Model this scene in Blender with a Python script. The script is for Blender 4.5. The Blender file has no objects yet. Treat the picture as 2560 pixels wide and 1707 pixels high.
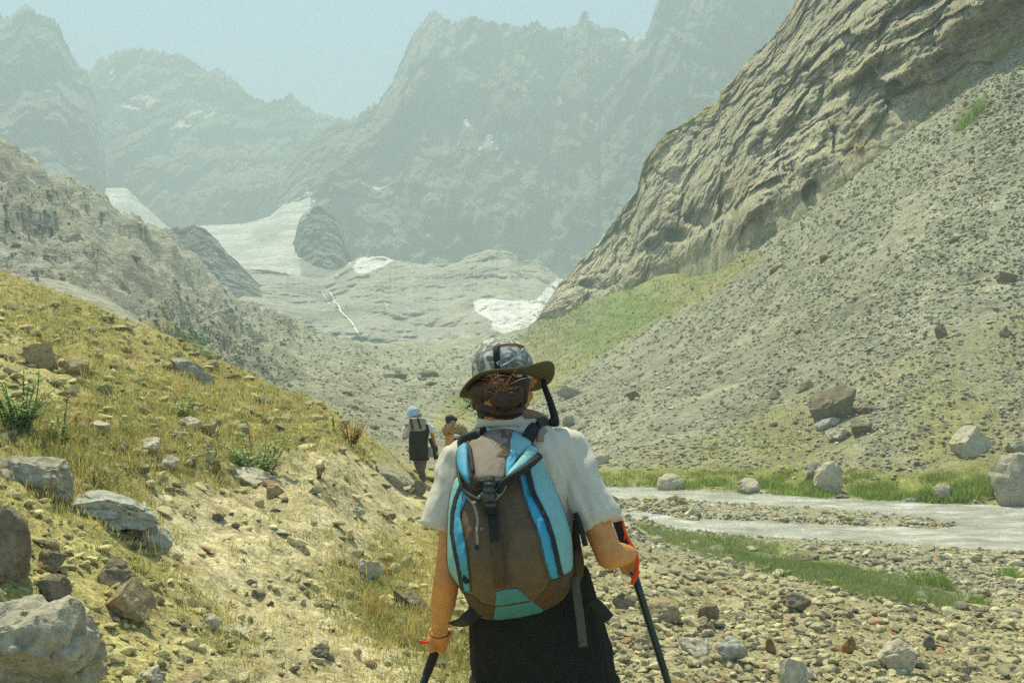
import bpy, bmesh, math, random
import numpy as np
from mathutils import Vector, Matrix, geometry
R = math.radians
scn = bpy.context.scene
COL = scn.collection
random.seed(7)
rng = np.random.default_rng(11)

# ------------------------------------------------------------ camera, light
F = 2560 * 35 / 36.0          # focal length in photo pixels
CX, CY, CZ = 1280.0, 980.0, 1.52
K = 2560 / 2352.0
cam_d = bpy.data.cameras.new('camera')
cam_d.lens = 35; cam_d.sensor_width = 36; cam_d.shift_y = (CY - 853.5) / 2560
cam_d.clip_start = 0.05; cam_d.clip_end = 6000
cam = bpy.data.objects.new('camera', cam_d); COL.objects.link(cam)
cam.location = (0, 0, CZ); cam.rotation_euler = (R(90), 0, 0)
scn.camera = cam
SUN_EL, SUN_AZ = R(65), R(-30)
w = bpy.data.worlds.new('World'); scn.world = w; w.use_nodes = True
nt = w.node_tree
bg = nt.nodes['Background']
sky = nt.nodes.new('ShaderNodeTexSky'); sky.sky_type = 'NISHITA'
sky.sun_disc = False; sky.sun_elevation = SUN_EL; sky.sun_rotation = SUN_AZ
sky.altitude = 1500; sky.air_density = 1.0; sky.dust_density = 2.5; sky.ozone_density = 1.0
tint = nt.nodes.new('ShaderNodeMix'); tint.data_type = 'RGBA'; tint.blend_type = 'MULTIPLY'; tint.inputs[0].default_value = 1; tint.inputs[7].default_value = (.93, 1.0, .92, 1)
nt.links.new(sky.outputs[0], tint.inputs[6]); nt.links.new(tint.outputs[2], bg.inputs[0]); bg.inputs[1].default_value = 0.13
sd = bpy.data.lights.new('sun', 'SUN'); sd.energy = 5.0; sd.angle = R(0.5); sd.color = (1.0, 0.93, 0.66)
sun = bpy.data.objects.new('sun', sd); COL.objects.link(sun)
SV = Vector((math.sin(SUN_AZ) * math.cos(SUN_EL), math.cos(SUN_AZ) * math.cos(SUN_EL), math.sin(SUN_EL)))
sun.rotation_euler = SV.to_track_quat('Z', 'Y').to_euler()
sun.location = (0, 0, 300)
scn.view_settings.view_transform = 'Standard'; scn.view_settings.look = 'None'
scn.view_settings.exposure = 0.84; scn.view_settings.gamma = 1.0
scn.cycles.max_bounces = 5; scn.cycles.diffuse_bounces = 2; scn.cycles.volume_bounces = 1
scn.cycles.use_denoising = False
HAZE = 0.0014

# ------------------------------------------------------------ helpers
def S(u, v, y):
    return Vector(((u - CX) * y / F, y, CZ - (v - CY) * y / F))

_p = np.random.default_rng(3).permutation(256)
PERM = np.concatenate([_p, _p, _p])
_g = np.random.default_rng(5).normal(size=(256, 3)); GR = _g / np.linalg.norm(_g, axis=1)[:, None]
def perlin(P):
    Pi = np.floor(P).astype(np.int64); f = P - Pi; Pi &= 255
    w_ = f * f * f * (f * (f * 6 - 15) + 10)
    out = 0
    for i in (0, 1):
        for j in (0, 1):
            for k in (0, 1):
                h = PERM[PERM[PERM[Pi[:, 0] + i] + Pi[:, 1] + j] + Pi[:, 2] + k]
                g = GR[h]
                d = g[:, 0] * (f[:, 0] - i) + g[:, 1] * (f[:, 1] - j) + g[:, 2] * (f[:, 2] - k)
                wt = (w_[:, 0] if i else 1 - w_[:, 0]) * (w_[:, 1] if j else 1 - w_[:, 1]) * (w_[:, 2] if k else 1 - w_[:, 2])
                out = out + d * wt
    return out * 1.6
def fbm(P, oct=4, gain=0.5, ridged=False):
    P = np.asarray(P, float); a = 1.0; s = 0; n = 0; q = P.copy()
    for o in range(oct):
        v = perlin(q)
        if ridged: v = 1 - 2 * np.abs(v)
        s = s + a * v; n += a; a *= gain; q = q * 2.03 + 17.1
    return s / n
def worley(P, seed=0):
    P = np.asarray(P, float); Pi = np.floor(P).astype(np.int64); f = P - Pi; d1 = np.full(len(P), 9.0); d2_ = np.full(len(P), 9.0); idc = np.zeros(len(P))
    for i in (-1, 0, 1):
        for j in (-1, 0, 1):
            for k in (-1, 0, 1):
                h = PERM[PERM[PERM[(Pi[:, 0] + i + seed) & 255] + ((Pi[:, 1] + j) & 255)] + ((Pi[:, 2] + k) & 255)]
                o = GR[h] * .42 + .5; d = np.sqrt((f[:, 0] - i - o[:, 0]) ** 2 + (f[:, 1] - j - o[:, 1]) ** 2 + (f[:, 2] - k - o[:, 2]) ** 2)
                nw = d < d1; d2_ = np.where(nw, d1, np.minimum(d2_, d)); idc = np.where(nw, h, idc); d1 = np.where(nw, d, d1)
    return d1, d2_, idc / 255.0
def smooth(a, b, x):
    t = np.clip((x - a) / (b - a), 0, 1); return t * t * (3 - 2 * t)
def inpoly(poly, u, v):
    poly = np.asarray(poly, float); c = np.zeros(len(u), bool); j = len(poly) - 1
    for i in range(len(poly)):
        xi, yi = poly[i]; xj, yj = poly[j]
        c ^= ((yi > v) != (yj > v)) & (u < (xj - xi) * (v - yi) / (yj - yi + 1e-9) + xi)
        j = i
    return c
def polydist(poly, u, v, closed=True):
    poly = np.asarray(poly, float); n = len(poly); d = np.full(len(u), 1e9)
    for i in range(n if closed else n - 1):
        a = poly[i]; b = poly[(i + 1) % n]; ab = b - a
        t = np.clip(((u - a[0]) * ab[0] + (v - a[1]) * ab[1]) / (ab @ ab + 1e-9), 0, 1)
        d = np.minimum(d, np.hypot(u - a[0] - t * ab[0], v - a[1] - t * ab[1]))
    return d

def tag(o, label=None, cat=None, group=None, kind=None):
    if label: o['label'] = label
    if cat: o['category'] = cat
    if group: o['group'] = group
    if kind: o['kind'] = kind
    return o
def link(name, data, parent=None):
    o = bpy.data.objects.new(name, data); COL.objects.link(o)
    if parent is not None:
        o.parent = parent
        o.matrix_parent_inverse = Matrix.Translation(-Vector(parent.location))
    return o
def empty(name, loc):
    o = bpy.data.objects.new(name, None); COL.objects.link(o); o.location = loc
    o.empty_display_size = 0.1
    return o
def fastmesh(name, V, Fc, cols=None, smooth_=True):
    me = bpy.data.meshes.new(name); V = np.asarray(V, np.float32); Fc = np.asarray(Fc, np.int32)
    k = Fc.shape[1]
    me.vertices.add(len(V)); me.vertices.foreach_set('co', V.ravel())
    me.loops.add(Fc.size); me.loops.foreach_set('vertex_index', Fc.ravel())
    me.polygons.add(len(Fc)); me.polygons.foreach_set('loop_start', np.arange(0, Fc.size, k, dtype=np.int32))
    me.polygons.foreach_set('use_smooth', np.full(len(Fc), smooth_))
    if cols is not None:
        a = me.color_attributes.new('Col', 'FLOAT_COLOR', 'POINT')
        c = np.ones((len(V), 4), np.float32); c[:, :3] = cols; a.data.foreach_set('color', c.ravel())
    me.update(calc_edges=True); me.validate()
    return me
def mk(name, V, Fc, mat, parent=None, cols=None, smooth_=True):
    me = fastmesh(name, V, Fc, cols, smooth_); me.materials.append(mat)
    return link(name, me, parent)
def gridfaces(nr, nc):
    i = np.arange((nr - 1) * (nc - 1)); r = i // (nc - 1); c = i % (nc - 1); a = r * nc + c
    return np.stack([a, a + 1, a + nc + 1, a + nc], 1)

# ------------------------------------------------------------ materials
def newmat(name, rough=0.8, spec=0.3):
    m = bpy.data.materials.new(name); m.use_nodes = True
    b = m.node_tree.nodes['Principled BSDF']; b.inputs['Roughness'].default_value = rough
    b.inputs['Specular IOR Level'].default_value = spec
    return m, m.node_tree, b
def N(t, kind, **kw):
    n = t.nodes.new(kind)
    for k, v in kw.items():
        if k in n.inputs: n.inputs[k].default_value = v
        else: setattr(n, k, v)
    return n
def noise(t, scale, detail=4, rough=0.6, stretch=None, rot=None, dist=0.0):
    tc = t.nodes.new('ShaderNodeTexCoord'); out = tc.outputs['Object']
    if stretch:
        mp = t.nodes.new('ShaderNodeMapping'); mp.inputs['Scale'].default_value = stretch
        if rot: mp.inputs['Rotation'].default_value = rot
        t.links.new(out, mp.inputs[0]); out = mp.outputs[0]
    n = N(t, 'ShaderNodeTexNoise', Scale=scale, Detail=detail, Roughness=rough, Distortion=dist)
    t.links.new(out, n.inputs['Vector']); return n.outputs[0]
def ramp(t, src, stops):
    r = t.nodes.new('ShaderNodeValToRGB'); e = r.color_ramp.elements
    while len(e) < len(stops): e.new(0.5)
    for k, (p, c) in enumerate(stops):
        e[k].position = p; e[k].color = (c[0], c[1], c[2], 1) if not isinstance(c, (int, float)) else (c, c, c, 1)
    t.links.new(src, r.inputs[0]); return r.outputs[0]
def mixc(t, fac, a, b, mode='MIX'):
    m = t.nodes.new('ShaderNodeMix'); m.data_type = 'RGBA'; m.blend_type = mode
    for sock, v in ((m.inputs[0], fac), (m.inputs[6], a), (m.inputs[7], b)):
        if hasattr(v, 'links'): t.links.new(v, sock)
        elif isinstance(v, (int, float)): sock.default_value = v
        else: sock.default_value = (v[0], v[1], v[2], 1)
    return m.outputs[2]
def bump(t, b, hs, prev=None):
    for h, st, dist in hs:
        n = N(t, 'ShaderNodeBump', Strength=st, Distance=dist); t.links.new(h, n.inputs['Height'])
        if prev is not None: t.links.new(prev, n.inputs['Normal'])
        prev = n.outputs[0]
    t.links.new(prev, b.inputs['Normal']); return prev
def attrmat(name, layers, bumps, rough=0.9, per_object=False):
    """vertex colour multiplied by several noise layers (scale, lo, hi, stretch, rot); bumps likewise"""
    m, t, b = newmat(name, rough, 0.2)
    if per_object:
        oi = t.nodes.new('ShaderNodeObjectInfo')
        c = ramp(t, oi.outputs['Random'], per_object)
    else:
        at = t.nodes.new('ShaderNodeAttribute'); at.attribute_name = 'Col'; c = at.outputs['Color']
    for sc, lo, hi, st, ro in layers:
        n = noise(t, sc, 5, 0.65, st, ro)
        f = ramp(t, n, [(0.3, lo), (0.7, hi)])
        c = mixc(t, 1.0, c, f, 'MULTIPLY')
    t.links.new(c, b.inputs['Base Color'])
    bump(t, b, [(noise(t, sc, 6, 0.65, st, ro), s, d) for sc, s, d, st, ro in bumps])
    return m
def plain(name, col, rough=0.8, spec=0.3, var=0.15, scale=30, bs=0.3, bd=0.002, weave=0, metal=0):
    m, t, b = newmat(name, rough, spec); b.inputs['Metallic'].default_value = metal
    n = noise(t, scale, 4)
    lo = [c * (1 - var) for c in col]; hi = [min(1, c * (1 + var)) for c in col]
    t.links.new(ramp(t, n, [(0.3, lo), (0.7, hi)]), b.inputs['Base Color'])
    hs = [(n, bs, bd)]
    if weave: hs.append((noise(t, weave, 1), 0.35, 0.0008))
    bump(t, b, hs); return m
M = {}
M['ground'] = attrmat('ground', [(0.25, (.82,) * 3, (1.12,) * 3, None, None), (2.5, (.66, .64, .56), (1.2, 1.2, 1.2), None, None), (9, (.6, .57, .48), (1.25, 1.25, 1.22), None, None), (40, (.55, .53, .48), (1.35, 1.35, 1.32), None, None)],
                      [(1.2, .6, .25, None, None), (9, .7, .05, None, None), (45, .6, .012, None, None)], 0.95)
M['slope'] = attrmat('slope', [(0.05, (.8,) * 3, (1.15,) * 3, None, None), (0.35, (.62,) * 3, (1.25,) * 3, (1, 1, 2.5), None), (2.2, (.65,) * 3, (1.25,) * 3, None, None)],
                     [(0.25, .7, 1.5, (1, 1, 2.5), None), (1.5, .7, .4, None, None)], 0.95)
M['cliff'] = attrmat('cliff', [(0.04, (.8, .78, .75), (1.12,) * 3, None, None), (0.3, (.62, .61, .56), (1.25,) * 3, None, None), (1.6, (.55,) * 3, (1.35, 1.35, 1.3), None, None)],
                     [(0.8, .9, .8, None, None), (3, .9, .3, None, None), (10, .6, .08, None, None)], 0.95)
M['mountain'] = attrmat('mountain', [(0.008, (.7,) * 3, (1.2,) * 3, (1, 1, .5), None), (0.035, (.5,) * 3, (1.4,) * 3, (1.4, 1.4, .5), None), (0.15, (.6,) * 3, (1.3,) * 3, None, None)],
                        [(0.03, 1, 18, (1.4, 1.4, .5), None), (0.12, 1, 6, None, None)], 0.95)
M['stone'] = attrmat('stone', [(3, (.7,) * 3, (1.2,) * 3, None, None), (16, (.72,) * 3, (1.2,) * 3, None, None)], [(6, .6, .04, None, None), (40, .6, .01, None, None)], 0.9)
def rockmat(name, c1, c2, scale=4):
    m, t, b = newmat(name, 0.9, 0.2)
    c = ramp(t, noise(t, scale, 6, 0.7), [(0.32, c1), (0.68, c2)])
    c = mixc(t, 1.0, c, ramp(t, noise(t, scale * 7, 5, 0.7), [(0.32, (.62,) * 3), (0.66, (1.2,) * 3)]), 'MULTIPLY')
    lich = ramp(t, noise(t, scale * 2.2, 4, 0.7), [(0.62, 0.0), (0.68, 1.0)])
    c = mixc(t, lich, c, (.17, .15, .08))
    t.links.new(c, b.inputs['Base Color'])
    bump(t, b, [(noise(t, scale, 6, .7), .8, .05), (noise(t, scale * 7, 5, .7), .8, .012)])
    return m
M['rock_pale'] = rockmat('rock_pale', (.42, .38, .26), (.60, .55, .41))
M['rock_grey'] = rockmat('rock_grey', (.27, .255, .18), (.47, .44, .33))
M['rock_dark'] = rockmat('rock_dark', (.15, .125, .08), (.29, .25, .17))
M['rock_tan'] = rockmat('rock_tan', (.28, .21, .11), (.45, .37, .22))
M['rock_rust'] = rockmat('rock_rust', (.22, .11, .04), (.36, .22, .10))
M['rock_blue'] = rockmat('rock_blue', (.32, .33, .27), (.52, .53, .44))
ROCKRAMP = [(0.0, (.24, .22, .16)), (0.3, (.42, .39, .29)), (0.55, (.32, .27, .17)), (0.8, (.52, .49, .38)), (1.0, (.34, .22, .11))]
M['rock_any'] = attrmat('rock_any', [(4, (.65,) * 3, (1.2,) * 3, None, None), (22, (.7,) * 3, (1.2,) * 3, None, None)], [(5, .7, .05, None, None), (30, .6, .012, None, None)], 0.9, ROCKRAMP)
def leafmat(name, hue_layers=None):
    m, t, b = newmat(name, 0.65, 0.25)
    at = t.nodes.new('ShaderNodeAttribute'); at.attribute_name = 'Col'
    t.links.new(at.outputs['Color'], b.inputs['Base Color'])
    tr = t.nodes.new('ShaderNodeBsdfTranslucent'); t.links.new(at.outputs['Color'], tr.inputs[0])
    mx = t.nodes.new('ShaderNodeMixShader'); mx.inputs[0].default_value = 0.5
    t.links.new(b.outputs[0], mx.inputs[1]); t.links.new(tr.outputs[0], mx.inputs[2])
    t.links.new(mx.outputs[0], t.nodes['Material Output'].inputs[0]); return m
M['grass'] = leafmat('grass')
# water: milky glacial melt
m, t, b = newmat('water', 0.22, 0.5)
c = ramp(t, noise(t, 1.1, 6, 0.7, (.5, 1.6, 1)), [(0.36, (.30, .30, .25)), (0.54, (.47, .465, .40)), (0.68, (.74, .73, .66))])
t.links.new(c, b.inputs['Base Color'])
bump(t, b, [(noise(t, 1.6, 5, 0.7, (.6, 1.6, 1)), .7, .12), (noise(t, 9, 4, 0.7, (.6, 1.5, 1)), .7, .04)])
M['water'] = m
m, t, b = newmat('waterfall', 0.5, 0.4)
t.links.new(ramp(t, noise(t, .3, 3), [(0.3, (.75, .78, .78)), (.7, (.88, .9, .9))]), b.inputs['Base Color']); M['fall'] = m
# ------------------------------------------------------------ near terrain
CP = []   # (p, q, w) controls
def cimg(u, v, y):
    x = (u - CX) * y / F; z = CZ - (v - CY) * y / F; cxyz(x, y, z)
def cxyz(x, y, z): CP.append((x / (y + 4), math.log(y + 4), (z - CZ) / (y + 4)))
for y in (-2.8, -1, 1, 3, 5):
    for xx, zz in ((-.8, None), (-.35, None), (0, 0), (.3, None), (.8, None)):
        x = xx * (y + 4)
        z = -.33 * (x + .4) if x < -.4 else (-.02 - .12 * max(0, x - .5) - .012 * max(0, x - .5) ** 2)
        cxyz(x, y, z if xx else -.01)
for a in [(0, 1100, 5.6), (0, 980, 9), (0, 780, 18), (0, 686, 29), (435, 1300, 6.4), (435, 1100, 10.5), (435, 950, 16.5), (435, 860, 24),
          (610, 1230, 8.5), (610, 1100, 12.5), (610, 960, 20), (740, 1012, 19), (784, 1200, 9.6), (860, 1130, 14), (870, 1068, 19.5), (960, 1115, 19),
          (1045, 1208, 21), (1140, 1232, 20), (1060, 1300, 12), (1045, 1238, 18), (985, 1145, 20.5), (1000, 1185, 19), (960, 1400, 8.3), (1280, 1330, 11), (1280, 1240, 17),
          (-500, 600, 18), (-500, 450, 33),
          # just behind the golden crest (hidden), then the grey rock slope
          (-500, 480, 55), (-500, 250, 110), (-500, 100, 165), (-500, 160, 235),
          (0, 730, 42), (0, 640, 72), (0, 520, 112), (0, 420, 148), (0, 372, 166), (0, 430, 200), (0, 520, 262),
          (190, 690, 60), (190, 560, 120), (141, 441, 172), (200, 520, 230),
          (272, 511, 182), (272, 800, 45), (272, 700, 90), (272, 600, 140), (300, 590, 240),
          (435, 905, 38), (435, 835, 70), (435, 745, 120), (420, 640, 170), (414, 574, 195), (430, 640, 240),
          (544, 965, 34), (544, 905, 68), (544, 820, 130), (544, 755, 180), (544, 709, 210), (544, 760, 255),
          (653, 1040, 34), (653, 950, 68), (653, 860, 130), (653, 752, 228), (653, 790, 262),
          (762, 1075, 36), (762, 975, 70), (762, 890, 150), (762, 828, 248),
          (900, 1110, 40), (900, 1035, 62), (900, 965, 115), (900, 900, 190), (903, 871, 256),
          (1000, 1160, 33), (1000, 1060, 60), (1000, 1005, 92), (1000, 945, 160), (1034, 872, 256),
          (1110, 1130, 45), (1110, 1035, 80), (1110, 970, 140), (1110, 925, 200), (1150, 868, 255),
          (1200, 1060, 75), (1200, 965, 160), (1230, 870, 245),
          # right: rubble bank, river, scree
          (1700, 1707, 5.3), (1700, 1500, 8.6), (1700, 1400, 14), (1500, 1500, 7), (1500, 1400, 10.5), (1620, 1315, 22),
          (2560, 1707, 7.4), (2100, 1600, 7.6), (2560, 1500, 15), (2100, 1450, 13.6), (1900, 1400, 17.4), (2350, 1500, 13), (2560, 1390, 21), (2200, 1380, 21),
          (3100, 1450, 16), (3100, 1300, 27), (3100, 1150, 30), (3100, 600, 44), (3100, 200, 54), (3100, -250, 66), (3100, -100, 110), (3100, 200, 250),
          (2560, 1262, 31), (2560, 1100, 34.5), (2560, 900, 40.5), (2560, 600, 50.5), (2560, 300, 62), (2560, 87, 73), (2560, 150, 110), (2560, 400, 250),
          (2177, 1245, 33.3), (2177, 1100, 37.5), (2177, 900, 46), (2177, 650, 61), (2177, 403, 84), (2177, 440, 130), (2177, 550, 255),
          (1872, 1232, 35.3), (1872, 1100, 41.5), (1872, 950, 54), (1872, 800, 73), (1872, 631, 104), (1872, 650, 150), (1872, 700, 255),
          (1600, 1218, 36.8), (1600, 1100, 47), (1600, 1000, 65), (1600, 900, 95), (1600, 780, 138), (1640, 700, 160), (1640, 730, 255),
          (1450, 1165, 45), (1450, 1040, 72), (1450, 950, 112), (1450, 855, 168), (1450, 775, 192), (1450, 790, 255),
          (1361, 1130, 62), (1361, 1050, 84), (1361, 945, 150), (1361, 850, 200), (1361, 779, 212), (1361, 800, 255), (1295, 846, 230)]:
    cimg(*a)
CP = np.array(CP); SC = np.array([3.2, 1.0])
XP = CP[:, :2] * SC
def _phi(r2): return 0.5 * r2 * np.log(r2 + 1e-12)
NCT = len(XP)
d2 = ((XP[:, None] - XP[None]) ** 2).sum(-1)
A_ = np.zeros((NCT + 3, NCT + 3)); A_[:NCT, :NCT] = _phi(d2) + 2e-3 * np.eye(NCT)
A_[:NCT, NCT] = 1; A_[:NCT, NCT + 1:] = XP; A_[NCT, :NCT] = 1; A_[NCT + 1:, :NCT] = XP.T
SOL = np.linalg.solve(A_, np.concatenate([CP[:, 2], [0, 0, 0]]))
NEAR = [(1250, 90), (1330, 60), (1400, 38), (1450, 31), (1500, 27), (1640, 25.4), (2000, 23.7), (2560, 21.6), (3300, 19.5)]
FAR = [(1250, 104), (1330, 74), (1400, 50), (1450, 41), (1500, 37.3), (2000, 33.8), (2560, 30.7), (3300, 27.5)]
BAR = [(1500, 31.3, 1.0), (1700, 30.0, 2.2), (2000, 28.3, 1.9), (2300, 26.6, 1.1), (2450, 25.6, .2), (2600, 24, 0)]
NEAR, FAR, BAR = map(np.array, (NEAR, FAR, BAR))
def img(x, y, z):
    ys = np.maximum(y, .5); return CX + x * F / ys, CY - (z - CZ) * F / ys
def H(x, y, detail=True):
    x = np.asarray(x, float); y = np.asarray(y, float); out = np.empty(len(x))
    for s in range(0, len(x), 40000):
        xs, ys = x[s:s + 40000], y[s:s + 40000]
        P = np.stack([xs / (ys + 4), np.log(ys + 4)], 1) * SC
        r2 = ((P[:, None] - XP[None]) ** 2).sum(-1)
        out[s:s + 40000] = CZ + (_phi(r2) @ SOL[:NCT] + SOL[NCT] + P @ SOL[NCT + 1:]) * (ys + 4)
    P3 = np.stack([x, y, x * 0], 1)
    dist = np.clip(y, 3, 300)
    if detail:
        leftrock = smooth(35, 70, y) * smooth(900, 500, CX + x * F / np.maximum(y, 1))
        cliffy = smooth(30, 40, y)
        amp = .10 + .06 * smooth(6, 20, y) + cliffy * .25
        near_me = 1 - .75 * np.exp(-((x) ** 2 + (y - 2.9) ** 2) / 6)
        out = out + amp * near_me * fbm(P3 / (1.6 + 6 * cliffy)[:, None], 4)
        hill = smooth(1020, 820, CX + x * F / np.maximum(y, 1)) * smooth(5, 9, y) * smooth(34, 26, y)
        Q = np.stack([x * .9 + y * .15, y * .45 - x * .2, x * 0], 1)
        out = out + .22 * hill * fbm(Q / .9, 4, .55, True)
        Q = np.stack([x * .3 + y * .5, y * .15 - x * .5, x * 0], 1)
        out = out + leftrock * smooth(45, 90, y) * (5.5 * fbm(Q / 14, 6, .6, True) - 1.0)
        s_ = np.where(leftrock * (y > 45) > .01)[0]
        if len(s_):
            W_ = np.stack([x[s_] * .8 + y[s_] * .25, y[s_] * .30 - x[s_] * .35, x[s_] * 0], 1) + 1.5 * fbm(P3[s_] / 9, 3)[:, None]
            for sc_, am_, sd2 in ((17, 4.5, 5), (7, 2.4, 9), (3, 1.0, 13)):
                f1, f2, ic = worley(W_ / sc_, sd2); out[s_] += (leftrock * smooth(45, 90, y))[s_] * am_ * (smooth(0, .4, f2 - f1) * .8 + ic - 1.22)
        mor = smooth(60, 120, y) * (1 - leftrock) * smooth(1350, 1250, CX + x * F / np.maximum(y, 1))
        out = out + mor * 2.4 * fbm(P3 * [1, .5, 1] / 16, 6, .6, True)
    if detail:
        out = out + (.028 * fbm(P3 / .13, 3) + .055 * fbm(P3 / .42, 3, .5, True)) * smooth(30, 10, y) + .05 * fbm(P3 / .45 + 3, 3) * smooth(8, 14, y) * smooth(60, 30, y)
    u = CX + x * F / np.maximum(y, 1)
    yn = np.interp(u, NEAR[:, 0], NEAR[:, 1]); yf = np.interp(u, FAR[:, 0], FAR[:, 1])
    wob = .5 * fbm(P3 / 2.5, 3)
    ins = smooth(-.2, 1.0, y - yn + wob) * smooth(-.2, 1.0, yf - y + wob) * (y > 5) * smooth(1200, 1300, u)
    bar = np.clip((np.interp(u, BAR[:, 0], BAR[:, 2]) - np.abs(y + wob - np.interp(u, BAR[:, 0], BAR[:, 1]))) / .5, -1, 1) * .5 + .5
    bed = -2.4 + .5 * bar * (u > 1480) + .05 * fbm(P3 / .6, 3)
    lowest = np.where((y > 15) & (u > 1300), np.maximum(out, -1.93 + .06 * wob), out)
    return np.where(ins > 0, lowest * (1 - ins) + bed * ins, lowest)

# visible-ground lookup: photo pixel -> (x, y)
TU = np.linspace(-450, 3050, 620); TY = np.exp(np.linspace(math.log(2.2), math.log(262), 900))
gu, gy = np.meshgrid(TU, TY, indexing='ij')
gx = (gu - CX) * gy / F
gz = H(gx.ravel(), gy.ravel()).reshape(gx.shape)
TV = np.minimum.accumulate(CY - (gz - CZ) * F / gy, axis=1)
def hits(u, v):
    u = np.atleast_1d(np.asarray(u, float)); v = np.atleast_1d(np.asarray(v, float))
    iu = np.clip(np.round((u - TU[0]) / (TU[1] - TU[0])).astype(int), 0, len(TU) - 1)
    y = np.empty(len(u)); order = np.argsort(iu)
    for k in np.unique(iu):
        s = iu == k; col = TV[k]
        j = np.searchsorted(-col, -v[s]); j = np.clip(j, 1, len(TY) - 1)
        a, b_ = col[j - 1], col[j]; t_ = np.clip((a - v[s]) / np.maximum(a - b_, 1e-6), 0, 1)
        y[s] = TY[j - 1] * (1 - t_) + TY[j] * t_
    x = (u - CX) * y / F
    return x, y
def hit1(u, v):
    x, y = hits([u], [v]); x, y = float(x[0]), float(y[0])
    return Vector((x, y, float(H(np.array([x]), np.array([y]))[0])))

# zone masks, areas given as outlines on the ground seen from the path
Z_GREENSLOPE = [(1290, 850), (1361, 782), (1470, 750), (1640, 655), (1780, 600), (1900, 640), (1800, 720), (1650, 800), (1520, 880), (1400, 950), (1330, 1000), (1200, 1060), (1050, 1080), (1100, 1010), (1250, 930)]
Z_FARBANK = [(1490, 1170), (1650, 1160), (1850, 1180), (2050, 1165), (2300, 1170), (2560, 1150), (2700, 1150), (2700, 1262), (2560, 1258), (2200, 1242), (1800, 1226), (1500, 1212)]
Z_NEARBANK = [(1600, 1310), (1700, 1322), (1800, 1350), (1960, 1352), (2060, 1395), (2180, 1420), (2330, 1480), (2400, 1500), (2370, 1530), (2200, 1490), (2060, 1455), (1930, 1430), (1820, 1395), (1700, 1350)]
Z_LOWGREEN = [(1900, 1000), (2250, 900), (2620, 880), (2700, 1160), (1800, 1190), (1750, 1110)]
PATH = [(900, 1760), (830, 1640), (700, 1540), (590, 1440), (590, 1350), (640, 1300), (730, 1250), (850, 1215), (960, 1205), (1060, 1212), (1130, 1225)]
PW = np.array([tuple(hit1(*p))[:2] for p in PATH]); PW = np.vstack([[(-.1, 1.0), (-.25, 3.0)], PW[1:]])
def zones(x, y, z):
    u, v = img(x, y, z)
    P3 = np.stack([x, y, z], 1)
    n1 = fbm(P3 / (0.25 + np.clip(y, 0, 300) * .03)[:, None] * .35, 4); n2 = fbm(P3 / (0.3 + np.clip(y, 0, 300) * .08)[:, None] * .5 + 40, 3)
    wu, wv = u + n1 * 60, v + n2 * 26
    near = smooth(36, 30, y)
    gold = smooth(1280, 1080, u + 140 * n1) * near * (y > -5)
    path = smooth(.95 - .35 * smooth(8, 16, y), .3, polydist(PW, x, y, False) + .35 * n1) * near
    def area(poly): return smooth(-14, 14, np.where(inpoly(poly, wu, wv), 1, -1) * polydist(poly, wu, wv))
    ahead = y > 10
    gs = area(Z_GREENSLOPE) * (y > 40); fb = area(Z_FARBANK) * (y > 20); nb = area(Z_NEARBANK) * ahead; lg = area(Z_LOWGREEN) * (y > 25) * smooth(-.25, .35, n1)
    rock = smooth(40, 60, y) * smooth(700, 480, u + 120 * n1)
    return dict(u=u, v=v, n1=n1, n2=n2, gold=gold, path=path, gs=gs, fb=fb, nb=nb, lg=lg, rock=rock)
def lerp(c, w_, col): return c * (1 - w_[:, None]) + np.array(col) * w_[:, None]
def groundcol(x, y, z):
    q = zones(x, y, z); n = len(x)
    c = np.tile(np.array([.43, .395, .25]), (n, 1))
    c = lerp(c, smooth(9, 17, y), (.39, .375, .27))
    c = lerp(c, smooth(30, 40, y), (.325, .33, .235))
    c = lerp(c, smooth(75, 130, y) * smooth(1300, 1200, q['u']), (.36, .36, .265))
    c = lerp(c, q['gold'] * .95, (.46, .42, .19))
    c = lerp(c, q['gold'] * smooth(-.05, .45, q['n2']), (.34, .32, .14))
    c = lerp(c, q['gold'] * smooth(.1, .5, -q['n1']), (.30, .31, .13))
    c = lerp(c, q['path'], (.58, .525, .34))
    c = lerp(c, q['rock'], (.38, .375, .295))
    c = lerp(c, q['rock'] * smooth(.15, .5, q['n1']) * smooth(120, 60, y), (.33, .29, .12))
    gp = np.hypot(q['u'] - 475, (q['v'] - 870)) ; c = lerp(c, smooth(75, 35, gp + 25 * q['n1']) * (y > 40), (.18, .27, .11))
    c = lerp(c, q['gs'] * .85, (.33, .32, .13))
    c = lerp(c, q['gs'] * smooth(-.15, .35, q['n1']), (.21, .29, .085))
    c = lerp(c, q['lg'] * .6, (.30, .31, .12))
    c = lerp(c, q['fb'] * .9, (.27, .30, .09))
    c = lerp(c, q['nb'] * .8, (.24, .29, .11))
    return c
nr, nc = 860, 760
yy = np.exp(np.linspace(math.log(1.0), math.log(268), nr)) - 4
aa = np.linspace(-.82, .82, nc)
Yg, Ag = np.meshgrid(yy, aa, indexing='ij'); Xg = Ag * (Yg + 4)
x_, y_ = Xg.ravel(), Yg.ravel(); z_ = H(x_, y_)
P3 = np.stack([x_, y_, z_], 1)
g = mk('ground', np.stack([x_, y_, z_], 1), gridfaces(nr, nc)[:, ::-1], M['ground'], cols=groundcol(x_, y_, z_))
far_face = np.repeat(yy[:-1] > 45, nc - 1)
g.data.materials.append(M['slope']); g.data.polygons.foreach_set('material_index', far_face.astype(np.int32))
tag(g, kind='structure')
ZMIN = [float(z_.min())]; ZMAX = [float(z_.max())]

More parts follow.
